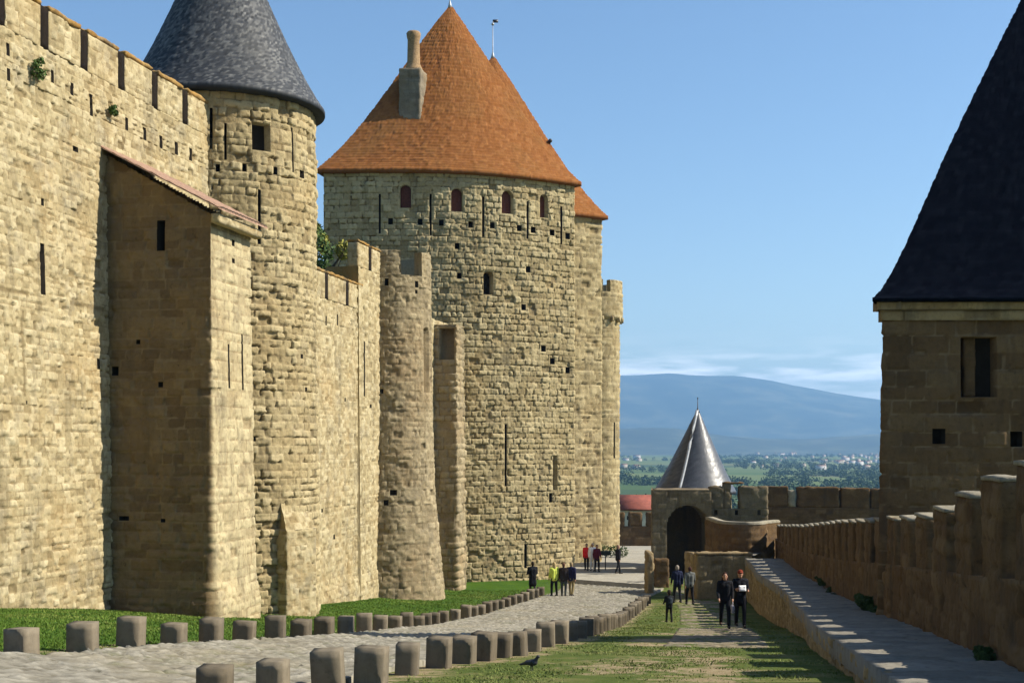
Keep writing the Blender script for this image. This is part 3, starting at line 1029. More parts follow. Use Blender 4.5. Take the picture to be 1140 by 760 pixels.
mesh('pier', V, Q, M['wall'], t, {'tone': np.concatenate([t1, t2.ravel(), np.full(len(V3), .4)]), 'joint': np.concatenate([j1, j2.ravel(), np.zeros(len(V3))])})

# lower rampart beyond it, then the raised end
t = thing('rampart_wall', 'lower sunlit rampart between the slate-roofed tower and the half-round tower', 'wall', (*WL(56), -6))
wp = [WL(51), WL(60.7)]
wh = [hole(wp, 363 - .7, 363 + .7, 352, 362, .4), hole(wp, 375, 376.4, 350, 362, .4), hole(wp, 357.5, 359.5, 566, 570, .3), hole(wp, 371, 373, 595, 600, .3), hole(wp, 383.5, 385, 443, 447, .3)]
sheet('wall_face', wp, -7.2, 6.1, .06, M['wall'], t, wh, seed=141, back=1.5, rel=rel_wall, batter=lambda z: .12 * sst(-5.5, -6.6, z))
merlons(t, [51.5, 54.2, 56.55, 59.25, 61.6], .2, 6.1, 7.3, .5, .01, M['wall'], seed=340)
wp = [WL(60.7), WL(66)]
wh = [hole(wp, 404.2, 405.8, 380, 441, .5), hole(wp, 411, 413, 450, 454, .3)]
sheet('raised_face', wp, -7.4, 8.05, .06, M['wall'], t, wh, seed=142, back=1.5, rel=rel_wall, batter=lambda z: .03 + .12 * sst(-5.5, -6.8, z))
merlons(t, [60.45, 62.45, 64.4], .22, 8.05, 9.25, .5, .035, M['wall'], seed=350)

# half-round crenellated tower
HC = np.array([-6.0, 66.0])
hb = lambda z: np.interp(z, [-7.6, -4.6, -2, 2, 9], [.72, .42, .2, .08, 0])
hp = arc(HC, 2.0, -100, 110, 110)
t = thing('half_round_tower', 'slim half-round tower with two merlons and flared foot, in front of the orange-roofed tower', 'tower', (*HC, -7))
hh = [hole(hp, 428.5, 433, 310, 318, .4), hole(hp, 462, 465.5, 313, 320, .4), hole(hp, 462, 464.5, 323, 327, .3), hole(hp, 423.5, 427, 433, 438, .3), hole(hp, 470.5, 476.5, 364, 437, .3, True), hole(hp, 434, 441, 545, 551, .12), hole(hp, 428, 433, 556, 562, .1)]
sheet('wall_face', hp, -7.7, 8.1, .06, M['beige'], t, hh, seed=151, batter=hb, rel=dict(ch=(.18, .3), ln=(.2, .45), jw=.03, boss=.025, off=.035, rough=.036, pit=.10))
for a0, a1 in ((-96, -58), (-24, 10), (45, 95)):
    pts = arc(HC, 2.02, a0, a1, 24)
    sheet('merlon', pts, 8.08, 9.25, .06, M['beige'], t, seed=155 + a1, back=.45, rel=rel_wall)
tpz = arc(HC, 1.97, -100, 110, 60)
mesh('walk_top', np.vstack([np.column_stack([tpz, np.full(60, 8.08)]), [[*HC, 8.08]]]), None, M['beige'], t, {'tone': np.full(61, .4)}, tris=[(60, i, i + 1) for i in range(59)])

# curtain and toothed pier between it and the great tower
t = thing('rampart_wall', 'short rampart stretch behind the toothed pier, left of the great round tower', 'wall', (*WL(72), -7))
sheet('wall_face', [WL(67), WL(80.5)], -8.6, 6.9, .09, M['wall'], t, seed=161, back=1.2, rel=rel_wall)
q0 = np.array([(483 - CX) / F * 74, 74.0]) - N2 * .4
q1 = np.array([(508.5 - CX) / F * 73.8, 73.8])
q2_ = q1 + D2 * 1.75
t = thing('stone_pier', 'narrow pier with toothed stones and dark recess, between half-round tower and great tower', 'pier', (*q1, -7.3))
qp = [q0, q1, q2_, q2_ - N2 * 1.6]
sheet('pier_face', qp, -8.0, 6.6, .06, M['beige'], t, [hole(qp, 489, 506, 365, 400, .7)], seed=162, back=1.2, batter=lambda z: .025 * (2 - z) * .5,
      rel=dict(ch=(.3, .45), ln=(.3, .9), jw=.1, boss=.06, off=.10, rough=.04, pit=.08))

# ------------------------------------------------------------------ the two great gate towers with orange tiled cones
TA = np.array([-4.0, 85.7])
half = np.array([(-6.1, -6.85), (-3.2, -6.45), (0.1, -5.75), (1.4, -5.3), (2.8, -4.65), (4.2, -3.75), (5.5, -2.7), (6.7, -1.5), (7.6, -.55), (8.15, 0.05)])
hm = half[::-1].copy()
hm[:, 1] *= -1
prof = np.vstack([half, hm[1:]])
W2 = lambda p, c: np.array(c) + p[:, :1] * N2 + p[:, 1:] * D2


def gate_tower(c, label, detail):
    t = thing('gate_tower', label, 'tower', (*c, -8.4), 'twin gate towers with orange cones')
    body = W2(prof * .985, c)
    eave = W2(prof * 1.035, c)
    hs = []
    if detail:
        hs = [hole(body, x - w / 2, x + w / 2, y - 13, y + 13, .45, True) for x, y, w in ((451.7, 218.5, 12.5), (509, 222.5, 13), (565, 225, 13), (605.6, 229.5, 9))]
        hs += [hole(body, x - 1.1, x + 1.1, y0, y1, .5) for x, y0, y1 in ((423, 216, 260), (479.5, 216, 262), (538, 219, 264), (587.5, 224, 266), (625, 230, 272))]
        hs += [hole(body, x - 2.6, x + 2.6, y - 3.4, y + 3.4, .5) for x, y in ((435, 246.5), (468, 247), (491.6, 248), (524, 250), (548, 251), (578, 254), (593.6, 256), (614.5, 259), (632, 263), (511.5, 307), (588, 300), (583, 342), (605, 388), (615, 402), (632, 412), (509, 274))]
        hs += [hole(body, 538, 549.5, 302, 328, .7, True), hole(body, 561.8, 564.2, 472, 541, .5), hole(body, 615.5, 620.5, 507, 545, .6), hole(body, 611, 614.5, 549, 559, .5), hole(body, 583.5, 586.3, 605, 632, .5)]
    else:
        hs = [hole(body, 651.5, 653.5, 262, 300, .5)]
        hs += [hole(body, x - 1.6, x + 1.6, y - 3, y + 3, .4) for x, y in ((656, 396), (659, 404), (654, 480), (656, 545))]
    rel = dict(ch=(.27, .40), ln=(.28, .72), jw=.045, boss=.055, off=.05, rough=.036, pit=.05, gap=.13)
    z1 = 16.25
    sheet('wall_face', body[:12] if detail else body[2:13], -9.6, z1, .052 if detail else .1, M['boss'], t, hs, seed=171 if detail else 181, rel=rel, tfix=lambda S, Z: .12 * sst(12, 14.2, Z))
    sheet('wall_face_behind', body[11:] if detail else body[12:], -9.6, z1, .5, M['boss'], t, seed=172, rel=rel)
    ap = (c[0] + .05, c[1] + .1, 28.0 if detail else 28.4)
    roof = cone_roof('roof', np.vstack([eave, [W2(np.array([[-6.3, 0.0]]), c)[0]]]), 16.35, ap, M['cone_tile'], t, res=.075, ch=.24, ln=(.2, .34), flare=.17, seed=17, boss=.03, drop=.22, inner=.9)
    finial(t, (ap[0], ap[1], ap[2] - .25), 1.3 if detail else 2.7, M['lead'], ball=.11)
    if not detail:
        V, Q = box_np((ap[0] - .02, ap[1] - .02, ap[2] + 2.35), (.42, 0, 0), (0, .04, 0), (0, 0, .26), res=.2, amp=0)[:2]
        mesh('vane', V, Q, M['iron'], t)
        k = W2(np.array([[4.3, 0.0]]), c)[0]
        V, Q = join([tube_np([(*k, 19.0), (*k, 21.9)], [.05, .03], 8), ball_np((*k, 21.95), .15)])
        mesh('roof_pole', V, Q, M['iron'], t)
    if detail:
        for (a0, a1, b0, b1, dep, _), (x, y) in zip(hs[:4], ((451.7, 218.5), (509, 222.5), (565, 225), (605.6, 229.5))):
            s, P, T = resample(body, .02)
            i0, i1 = np.argmin(abs(s - a0)), np.argmin(abs(s - a1))
            Nn = np.array([T[i0, 1], -T[i0, 0]])
            A, B = P[i0] - Nn * .40, P[i1] - Nn * .40
            block('shutter', (*A, b0), (*(B - A), 0), (*(Nn * .05), 0), (0, 0, b1 - b0), M['shutter'], t, res=.1, seed=3, amp=.004, bev=.004, rel=dict(boss=.002, off=.002, rough=.002, jw=.02, ln=(.12, .16), ch=(3, 4), pit=0))
        # chimney rising through the near slope
        Yc = 82.0
        X0, X1 = (444 - CX) / F * Yc, (468.5 - CX) / F * Yc
        zb, zt = (HY - 136) / F * Yc, (HY - 76) / F * Yc
        ch = block('chimney', (X0, Yc, zb), (X1 - X0, -.15, 0), (.3, 1.5, 0), (0, 0, zt - zb), M['shade_grey'], t, res=.12, seed=191, amp=.03, rel=dict(ch=(.2, .3), ln=(.3, .5), jw=.05, boss=.02, off=.02, rough=.02))
        xm, ym = (X0 + X1) / 2 + .18, Yc + .7
        prof_ = [(zt - .05, .62), (zt + .12, .55), (zt + .45, .40), (zt + 1.9, .37), (zt + 2.05, .42), (zt + 2.3, .45), (zt + 2.42, .36)]
        V, Q = tube_np([(xm, ym, z) for z, _ in prof_], [r for _, r in prof_], 14)
        mesh('chimney_pot', V, Q, M['pot'], ch, smooth=True)
    return t


M['shade_grey'] = stone_mat('grey_chimney_stone', (.17, .15, .12), (.24, .21, .17), (.32, .28, .22), (.22, .2, .16), st=.5, oc=.3)
gate_tower(TA, 'great beaked tower with orange tiled cone, chimney and four red shuttered windows', True)
gate_tower(TA + np.array([2.55, 12.5]), 'second orange-roofed tower mostly hidden behind the great tower, with weathervane on top', False)

# crenellated turret beyond the gate
UC = np.array([6.75, 113.0])
t = thing('round_turret', 'sunlit crenellated turret without roof, beyond the two orange-roofed towers', 'turret', (*UC, -9))
up_ = arc(UC, 2.25, -120, 110, 70)
sheet('wall_face', up_, -10.4, 12.6, .12, M['boss'], t, [hole(up_, 683, 684.6, 470, 510, .4)], seed=201, rel=dict(ch=(.3, .42), ln=(.4, .8), jw=.1, boss=.05, off=.05, rough=.03), batter=lambda z: .26 * sst(10.3, 10.7, z))
for a0, a1 in ((-110, -62), (-46, 4), (12, 50), (62, 105)):
    sheet('merlon', arc(UC, 2.5, a0, a1, 16), 12.55, 13.6, .12, M['boss'], t, seed=205 + a1, back=.5, rel=rel_wall)
for a in range(-110, 110, 22):
    p = arc(UC, 2.2, a, a + 1, 2)[0]
    q = arc(UC, 2.6, a, a + 1, 2)[0]
    v = q - p
    w = np.array([-v[1], v[0]]) / np.linalg.norm(v) * .25
    block('corbel', (*p, 10.15), (*v, 0), (*w, 0), (0, 0, .45), M['boss'], t, res=.2, seed=a + 300, amp=.02)

# ------------------------------------------------------------------ outer rampart on the right: walkway, parapet, tower
PL = lambda Y: np.stack([3.6 + .153 * np.asarray(Y, float) - .012 * np.clip(np.asarray(Y, float) - 46, 0, 99) ** 1.25, np.asarray(Y, float)], -1)
_wy = [0, 14.85, 20, 31, 42, 55, 70, 90]
_wz = [-1.5, -2.6, -2.97, -3.83, -4.6, -5.3, -5.62, -5.9]
zwalk = lambda X, Y: sum(np.interp(np.asarray(Y, float) + d, _wy, _wz) for d in (-3, -1.5, 0, 1.5, 3)) / 5
EDGE = np.array([(3.2, 8.0), (4.24, 14.85), (4.95, 20.0), (5.75, 25.6), (6.76, 31.2), (7.5, 36), (8.55, 42), (9.5, 49.5), (10.2, 56), (10.9, 61), (11.35, 65.5)])
cE, lenE = spline(EDGE, 500)
inner = PL(cE[:, 1]) + np.array([.12, 0])
loft('walkway', cE + np.array([-.03, 0]), inner, .1, M['flag'], .0, rel=dict(ch=(.35, .6), ln=(.4, .9), jw=.05, boss=.012, off=.016, rough=.02, pit=.02), seed=22, zf=zwalk, skirt=.3)
retr = thing('retaining_wall', 'low brown stone retaining wall carrying the flagged walkway, right of the footpath', 'wall', (7.5, 36, -4.6))
yE = np.interp
sE = np.concatenate([[0], np.cumsum(np.linalg.norm(np.diff(cE, axis=0), axis=1))])
zE = lambda s: zwalk(0, np.interp(s, sE, cE[:, 1])) - .02
zB = lambda s: np.minimum(gz(np.interp(s, sE, cE[:, 0]), np.interp(s, sE, cE[:, 1])) - .4, zE(s) - .5)
sheet('wall_face', cE, zB, zE, .06, M['brown'], retr, side=-1, seed=211, back=.3, rel=dict(ch=(.16, .28), ln=(.25, .6), jw=.045, boss=.025, off=.035, rough=.03, pit=.04))

# parapet in two runs, each bay with its merlon, stepping downhill
rel_par = dict(ch=(.24, .36), ln=(.35, .75), jw=.05, boss=.022, off=.03, rough=.025, pit=.03)


def parapet(label, y0, n, step, seed, res, fw=.62, first=True):
    base = PL(np.array([y0]))[0]
    t = thing('parapet_wall', label, 'wall', (*base, float(zwalk(0, y0))))
    ys = np.linspace(y0, y0 + n * step, n * 12 + 1)
    pts = PL(ys)
    cum = np.concatenate([[0], np.cumsum(np.linalg.norm(np.diff(pts, axis=0), axis=1))])
    zb = lambda s: zwalk(0, np.interp(s, cum, ys)) - .5
    hs = lambda y: np.interp(y, [15, 19, 30, 45, 72], [1.08, 1.06, 1.12, 1.02, .75])
    zt = lambda s: zwalk(0, np.interp(s, cum, ys)) + hs(np.interp(s, cum, ys))
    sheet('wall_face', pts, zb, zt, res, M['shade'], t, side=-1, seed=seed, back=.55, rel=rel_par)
    for i in range(n):
        a = y0 + i * step
        A, B = PL(a)[()], PL(a + step * fw)
        v = B - A
        w = np.array([v[1], -v[0]]) / np.linalg.norm(v) * .55
        lo = float(zwalk(0, a + step * fw)) + float(hs(a)) - .12
        up2 = float(np.interp(a + step * fw, [14.3, 16.4, 18.5, 20.4, 22.2, 23.9, 25.6, 28.6, 30.5, 42, 56, 70], [.0, -.2, -.43, -.70, -.97, -1.17, -1.32, -1.49, -1.63, -2.33, -3.3, -4.12]))
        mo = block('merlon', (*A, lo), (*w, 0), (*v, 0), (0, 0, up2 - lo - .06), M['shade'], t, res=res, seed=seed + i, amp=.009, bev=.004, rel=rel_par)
        block('coping', (*(A - w * .06), up2 - .06), (*(w * 1.12), 0), (*v, 0), (0, 0, .06), M['block'], mo, res=max(res, .09), seed=seed + 70 + i, amp=.01, bev=.004, rel=dict(rel_par, boss=.005))
    return t


parapet('near run of dark crenellated parapet with tall stepped merlons, in front of the slate-roofed tower', 12.95, 8, 2.06, 400, .065)
parapet('far run of crenellated parapet curving away beyond the slate-roofed tower', 29.62, 19, 2.1, 450, .09)
ye = 29.62 + 19 * 2.1

# tower over the outer rampart
t0 = np.array([8.06, 29.3])
w_, d_ = 8.3, 3.2
lean = np.array([.36, .93])
plan = np.array([t0, t0 + (w_ * .62, -.10), t0 + (w_ * .86, .55), t0 + (w_, 1.7), t0 + (w_ + .1, 2.7), t0 + (w_ * .9, 3.6), t0 + (w_ * .62, d_ + .2), t0 + lean * d_ * 1.02])
t = thing('slate_roof_tower', 'shaded brown tower with steep dark slate roof and one black window, at right edge', 'tower', (*t0, -4))
tw = [plan[-1], plan[0], plan[1], plan[2], plan[3]]
zr = 3.14
whl = [hole(tw, 1070, 1110, 375, 442, .42)] + [hole(tw, x - 7, x + 7, y - 8, y + 9, .35) for x, y in ((1045, 485), (1131, 488))]
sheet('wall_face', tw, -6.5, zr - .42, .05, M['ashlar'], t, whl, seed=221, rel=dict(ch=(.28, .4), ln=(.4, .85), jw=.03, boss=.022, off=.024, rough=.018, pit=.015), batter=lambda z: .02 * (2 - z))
sheet('wall_face_behind', list(plan[3:]), -6.5, zr - .42, .3, M['shade'], t, seed=222, rel=rel_par)
cpl = plan.mean(0)
for k, (o_, hh_, zz) in enumerate(((.06, .22, zr - .44), (.17, .20, zr - .22))):
    po = [tw[0] + (-o_, o_), tw[1] + (-o_, -o_), tw[2] + (o_, -o_), tw[3] + (o_, -o_), tw[4] + (o_, 0)]
    sheet('cornice', po, zz, zz + hh_, .08, M['brown'], t, seed=224 + k, back=.5, rel=dict(ch=(.5, .6), ln=(.6, 1), jw=.02, boss=.006, off=.004, rough=.006, pit=0))
rp = cpl + (plan - cpl) * np.array([1.055, 1.16])
cone_roof('roof', rp, zr + .02, (12.3, 31.4, 11.2), M['slate_dark'], t, res=.06, ch=.14, ln=(.13, .2), flare=.3, fp=6, seed=23, boss=.012, drop=.07, inner=.85)
finial(t, (12.3, 31.4, 11.0), 1.5, M['lead'])
pw0, pw1 = (1070 - CX) / F * 29.62, (1084 - CX) / F * 29.62
block('window_jamb', (pw0 + .01, 29.5, zpx(441.5, 29.62)), (pw1 - pw0, 0, 0), (0, .2, 0), (0, 0, zpx(376, 29.62) - zpx(441.5, 29.62)), M['shade'], t, res=.06, seed=19, amp=.006, rel=dict(rel_par, boss=.004, off=.004))
# ------------------------------------------------------------------ buildings round the far gate
rel_far = dict(ch=(.3, .42), ln=(.4, .9), jw=.06, boss=.03, off=.03, rough=.03, pit=.03)


def pxw(x0, x1, Y, dY=0):
    return [np.array([(x0 - CX) / F * Y, Y]), np.array([(x1 - CX) / F * (Y + dY), Y + dY])]


# front of the walkway bastion
t = thing('terrace_wall', 'low shaded terrace wall closing the end of the walkway, behind the strolling visitors', 'wall', (*pxw(776, 836, 66)[0], -7.2))
A, B = pxw(776, 837, 66)
sheet('wall_face', [A + (-.25, 2.6), A, B], -7.9, zpx(618, 66), .09, M['brown'], t, seed=231, rel=rel_far, back=.5)
block('coping', (*(A - (.06, .06)), zpx(618, 66)), (*(B - A + (.1, 0)), 0), (0, .7, 0), (0, 0, .14), M['brown'], t, res=.12, seed=232, amp=.02)
A2 = pxw(776, 840, 66)
V = np.array([(*(A2[0] + (.9, .4)), -5.45), (*(A2[1] + (0, .2)), -5.45), (13.0, 69.5, -5.45), (10.6, 69.5, -5.45)])
tag(mesh('terrace', V, [(0, 1, 2, 3)], M['flag'], attrs={'tone': [.4] * 4}), kind='structure')
# drum
DC = np.array([(825 - CX) / F * 69.6, 69.6])
t = thing('bastion_wall', 'low rounded bastion wall with pale sunlit rim, below the square crenellated tower', 'wall', (*DC, -6))
dp = [DC + 1.33 * np.array([math.cos(R(a)), 1.3 * math.sin(R(a))]) for a in np.linspace(184, 340, 50)]
dp = [dp[0] + (-.02, 3.5)] + dp + [np.array(PL(ye)) + (0.3, .5)]
sheet('wall_face', dp, -6.6, zpx(583, 68.5), .09, M['shade'], t, seed=241, rel=rel_far)
dpc = [p - np.array([0, .06]) for p in dp]
sheet('coping', dpc, zpx(583, 68.5), zpx(580, 68.5), .09, M['block'], t, seed=242, rel=dict(rel_far, boss=.01), back=.4)
# gatehouse with the big dark arch
Yg = 84.0
t = thing('gatehouse', 'shaded stone gatehouse with one large dark round arch, below the pointed slate cone', 'building', (*pxw(757, 758, Yg)[0], -8.4))
gw = [pxw(725.5, 727, Yg, 5)[1], pxw(725.5, 792, Yg)[0], pxw(725.5, 792, Yg)[1]]
gw[0] = gw[1] + np.array([.55, 5.0])
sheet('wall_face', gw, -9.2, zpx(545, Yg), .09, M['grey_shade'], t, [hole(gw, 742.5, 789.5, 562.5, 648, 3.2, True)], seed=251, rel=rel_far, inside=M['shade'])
block('roof_slab', (*gw[0], zpx(545, Yg) - .3), (*(gw[2] - gw[1]), 0), (*(gw[1] - gw[0]) * np.array([1, .9]), 0), (0, 0, .25), M['grey_shade'], t, res=.4, seed=252)
# conical slate tower behind it
Yk = 93.0
KC = np.array([(773.5 - CX) / F * Yk, Yk])
t = thing('cone_tower', 'small turret whose tall pointed grey slate cone rises above the gatehouse', 'tower', (*KC, -8))
kr = 45.5 / F * Yk
ka = np.radians(np.linspace(0, 360, 73)[:-1])
sheet('wall_face', [KC + kr * .88 * np.array([math.cos(a), math.sin(a)]) for a in np.radians(np.linspace(150, 400, 60))], -9, zpx(548, Yk) + .1, .2, M['brown'], t, seed=261, rel=rel_far)
cone_roof('roof', np.stack([KC[0] + kr * np.cos(ka), KC[1] + kr * np.sin(ka)], 1), zpx(546, Yk), (*(KC + (.2, 0)), zpx(455, Yk)), M['slate_smooth'], t, res=.11, ch=.2, ln=(.2, .34), flare=.1, seed=27, boss=.006)
finial(t, (KC[0] + .2, KC[1], zpx(459, Yk)), 1.05, M['iron'], ball=.05, r=.03, lead=.3)
hx = KC + kr * np.array([math.cos(R(240)), math.sin(R(240))])
V, Q = tube_np([(*along(hx, KC + (.2, 0), f), zpx(546, Yk) + (zpx(455, Yk) - zpx(546, Yk)) * (f - .1 * f * (1 - f) ** 2 * 2.2) + .05) for f in np.linspace(0, .97, 14)], .11, 8)
mesh('lead_hip', V, Q, M['lead'], t, smooth=True)
# square crenellated tower
Yq = 88.0
A, B = pxw(790, 855, Yq)
t = thing('crenellated_tower', 'squat square tower with merlons and three small holes, right of the slate cone', 'tower', (*A, -8))
qw = [A + (.4, 5), A, B, B + (.6, 5)]
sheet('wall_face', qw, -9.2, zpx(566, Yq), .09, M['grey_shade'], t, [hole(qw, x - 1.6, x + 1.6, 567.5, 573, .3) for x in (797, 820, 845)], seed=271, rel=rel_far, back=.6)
for a, b_, y in ((790, 805.5, 541), (805.5, 814, 537.5), (823, 855, 541)):
    p, q = pxw(a, b_, Yq)
    block('merlon', (*p, zpx(566.5, Yq)), (*(q - p), 0), (0, .6, 0), (0, 0, zpx(y, Yq) - zpx(566.5, Yq)), M['grey_shade'], t, res=.1, seed=int(a), amp=.03, rel=rel_far)
block('coping', (*(A + (.9, -.04)), zpx(538.5, Yq)), (1.35, 0, 0), (0, .7, 0), (0, 0, .12), M['shade'], t, res=.2, seed=5)
# long outer wall behind
Yf = 96.0
A, B = pxw(848, 1010, Yf)
t = thing('outer_wall', 'long dark outer wall with a lit notch, running from the square tower to the right-hand tower', 'wall', (*A, -7))
B = B + (0, -3)
ow = [A, B]
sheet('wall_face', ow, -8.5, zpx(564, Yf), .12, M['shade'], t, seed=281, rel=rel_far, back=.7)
for a, b_, y in ((848, 876, 541), (886, 929, 541.5), (931, 960, 542.5), (962, 1000, 543)):
    p, q = pxw(a, b_, Yf)
    f0, f1 = (p[0] - A[0]) / (B[0] - A[0]), (q[0] - A[0]) / (B[0] - A[0])
    p[1] += -3 * f0
    q[1] += -3 * f1
    block('merlon', (*p, zpx(564.3, Yf)), (*(q - p), 0), (0, .7, 0), (0, 0, zpx(y, Yf) - zpx(564.3, Yf)), M['shade'], t, res=.12, seed=int(a), amp=.03, rel=rel_far)
pa_, pb_ = pxw(878, 886, Yf - .6)
block('merlon', (*pa_, zpx(563.5, Yf)), (*(pb_ - pa_), 0), (0, .5, 0), (0, 0, zpx(545, Yf) - zpx(563.5, Yf)), M['block'], t, res=.15, seed=77, amp=.03)
# dark wall at the end of the pavement
Ye = 126.0
A, B = pxw(683, 730, Ye)
t = thing('barbican_wall', 'dark shaded barbican wall with two pale embrasures at the end of the lit pavement', 'wall', (*A, -9.6))
bw = [A, B]
sheet('wall_face', bw, -10.6, zpx(585.5, Ye), .12, M['shade'], t, seed=291, rel=rel_far, back=.5)
for a, b_ in ((683, 695.3), (700, 714.8), (719.6, 730)):
    p, q = pxw(a, b_, Ye)
    block('merlon', (*p, zpx(586, Ye)), (*(q - p), 0), (0, .6, 0), (0, 0, zpx(570, Ye) - zpx(586, Ye)), M['shade'], t, res=.15, seed=int(a), amp=.04, rel=rel_far)
# gate pier with its lit edge
Yp = 70.0
A, B = pxw(721, 727.5, Yp)
t = tag(block('gate_pier', (*A, -8.2), (*(B - A), 0), (0, 1.6, 0), (0, 0, zpx(615, Yp) + 8.2), M['brown'], None, res=.08, seed=295, amp=.02, rel=rel_far), 'short stone pier with lit edge where the block row meets the pavement', 'pier')
A, B = pxw(728.5, 745, 76)
tag(block('low_wall', (*A, -8.8), (*(B - A), 0), (0, .6, 0), (0, 0, zpx(622, 76) + 8.8), M['shade'], None, res=.1, seed=296, amp=.02, rel=rel_far), 'low dark wall between the short gate pier and the large arch', 'wall')
# red-roofed house beyond the walls
Yh = 172.0
A, B = pxw(690, 728, Yh)
t = thing('house', 'pale house with red tiled roof beyond the walls, left of the slate cone', 'house', (*A, -16))
zw1 = zpx(565.5, Yh)
block('wall', (*A, -20), (*(B - A), 0), (0, 7, 0), (0, 0, zw1 + 20), M['plaster'] if 'plaster' in M else plain_mat('pale_plaster', (.5, .45, .36), .9, .12, 1), t, res=.8, seed=4, amp=.01)
zr1 = zpx(551.5, Yh)
V = np.array([(A[0] - .4, A[1] - .5, zw1 - .05), (B[0] + .4, B[1] - .5, zw1 - .05), (B[0] + .4, B[1] + 3.5, zr1), (A[0] - .4, A[1] + 3.5, zr1), (A[0] - .4, A[1] + 7.5, zw1 - .05), (B[0] + .4, B[1] + 7.5, zw1 - .05)])
V = np.concatenate([V, V - (0, 0, .2)])
M['red_tile'] = plain_mat('red_roof_tile', (.20, .055, .034), .85, .3, 1.2)
mesh('roof', V, [(0, 1, 2, 3), (3, 2, 5, 4), (6, 9, 8, 7), (9, 10, 11, 8), (0, 6, 7, 1), (4, 5, 11, 10), (0, 3, 9, 6), (3, 4, 10, 9), (1, 7, 8, 2), (2, 8, 11, 5)], M['red_tile'], t)
for k in range(3):
    x = A[0] + .9 + k * 1.25
    V, Q = box_np((x, A[1] - .03, zw1 - 1.5), (.5, 0, 0), (0, .05, 0), (0, 0, .85), res=.4, amp=0)[:2]
    mesh('window', V, Q, M['dark'], t)

# ------------------------------------------------------------------ stone blocks edging the road
protos = []
for k in range(6):
    r = random.Random(40 + k)
    w, d, h = r.uniform(.33, .39), r.uniform(.30, .37), r.uniform(.56, .64)
    V, Q, tn_, jn_ = box_np((-w / 2, -d / 2, -.12), (w, 0, 0), (0, d, 0), (0, 0, h), res=.11, seed=500 + k, amp=.004, bev=.0, rel=dict(ch=(3, 4), ln=(3, 4), jw=.05, boss=.0, off=.0, rough=.006, pit=0, gap=0, ero=.01))
    tn_ = np.clip(.2 + .14 * k + 0 * tn_, 0, 1)
    o = mesh('stone_block_shape', V, Q, M['kerb'], None, {'tone': tn_, 'joint': 0 * jn_}, smooth=False)
    protos.append(o.data)
    bpy.data.objects.remove(o)


def row(curve, step, label, group, firsts):
    """blocks at the given photo points, then on along the curve"""
    c = np.concatenate([[0], np.cumsum(np.linalg.norm(np.diff(curve, axis=0), axis=1))])
    spots_ = [gp(*p) for p in firsts]
    s = float(np.interp(spots_[-1][1], curve[:, 1], c)) + step
    while s < c[-1]:
        spots_.append(np.array([np.interp(s, c, curve[:, k]) for k in (0, 1)]))
        s += step
    for i, p in enumerate(spots_):
        s = float(np.interp(p[1], curve[:, 1], c))
        dv = np.array([np.interp(min(s + .4, c[-1]), c, curve[:, k]) - np.interp(max(s - .4, 0), c, curve[:, k]) for k in (0, 1)])
        o = bpy.data.objects.new('stone_block', protos[(i * 5 + i // 3) % 6])
        COL.objects.link(o)
        r = random.Random(i * 13 + len(label))
        o.location = (p[0], p[1], float(gz(p[0], p[1])) - .02 + r.uniform(-.04, .02))
        o.rotation_euler = (r.uniform(-.05, .05), r.uniform(-.05, .05), math.atan2(-dv[0], dv[1]) * .45 + r.uniform(-.1, .1))
        o.scale = (r.uniform(.93, 1.1), r.uniform(.9, 1.12), r.uniform(.84, .98))
        tag(o, label, 'stone block', group)


row(cR, 1.5, 'squat grey stone block in the kerb row between cobbled road and right-hand grass', 'stone blocks on the right side of the road',
    [(239, 775), (304, 769), (366, 763), (413, 757), (453, 746.5), (488.5, 739.5), (515.5, 734.5), (538, 731.5), (557.5, 729), (575.5, 726.5), (592, 721.5)])
row(cL, 1.5, 'squat grey stone block in the kerb row between cobbled road and lawn under the rampart', 'stone blocks on the left side of the road',
    [(-55, 736), (24, 727.5), (92, 722), (145.5, 717.5), (193.5, 715), (235, 714), (271.5, 712), (306.5, 708.5), (335, 706.5), (361, 705), (385, 703.7), (405.5, 702), (423, 701.2), (439.5, 698), (453, 696.6)])

# ------------------------------------------------------------------ grass blades over the near lawns
r = np.random.RandomState(5)
nb = 420000
gx = r.uniform(-14, 9, nb)
gy = 12 + 62 * r.uniform(0, 1, nb) ** 1.5
xl = np.interp(gy, cL[:, 1], cL[:, 0])
xr = np.interp(gy, cR[:, 1], cR[:, 0])
xw = np.interp(gy, cE[:, 1], cE[:, 0])
xp0, xp1 = np.interp(gy, PATH_L[::-1, 1], PATH_L[::-1, 0]), np.interp(gy, PATH_R[::-1, 1], PATH_R[::-1, 0])
onpath = (gy > PATH_L[-1, 1] - .1) & (gx > xp0 - .1) & (gx < xp1 + .1)
edge = .1 + .75 * (fbm(gx * 1.7, gy * 1.7, 88, 3) > .5) * r.uniform(0, 1, nb)
left_ok = (gx < xl - edge) & (gx > -18.9 + .2 * gy) & (gy < 79)
right_ok = (gx > xr + edge * .8) & (gx < xw) & (gy < 66) & ~onpath
thin = fbm(gx * .9, gy * .9, 61, 4)
dd_ = np.zeros(nb)
for p, rr, a in (((742, 703), .8, 1.0), ((735, 710), .9, 1.0), ((722, 715), .7, .7), ((690, 740), .8, .75), ((712, 736), .7, .7), ((792, 742), .6, .9), ((795, 730), .6, .8), ((788, 755), .6, .7), ((672, 742), .5, .5)):
    c = gp(*p)
    dd_ = np.maximum(dd_, a * np.exp(-((gx - c[0]) ** 2 + ((gy - c[1]) / 1.6) ** 2) / (rr * rr)))
ok = (left_ok | (right_ok & (thin > .36 + .3 * r.uniform(0, 1, nb)))) & (dd_ + 1.6 * (fbm(gx * 2.1, gy * 2.1, 67, 4) - .5) < .5)
gx, gy = gx[ok], gy[ok]
nb = len(gx)
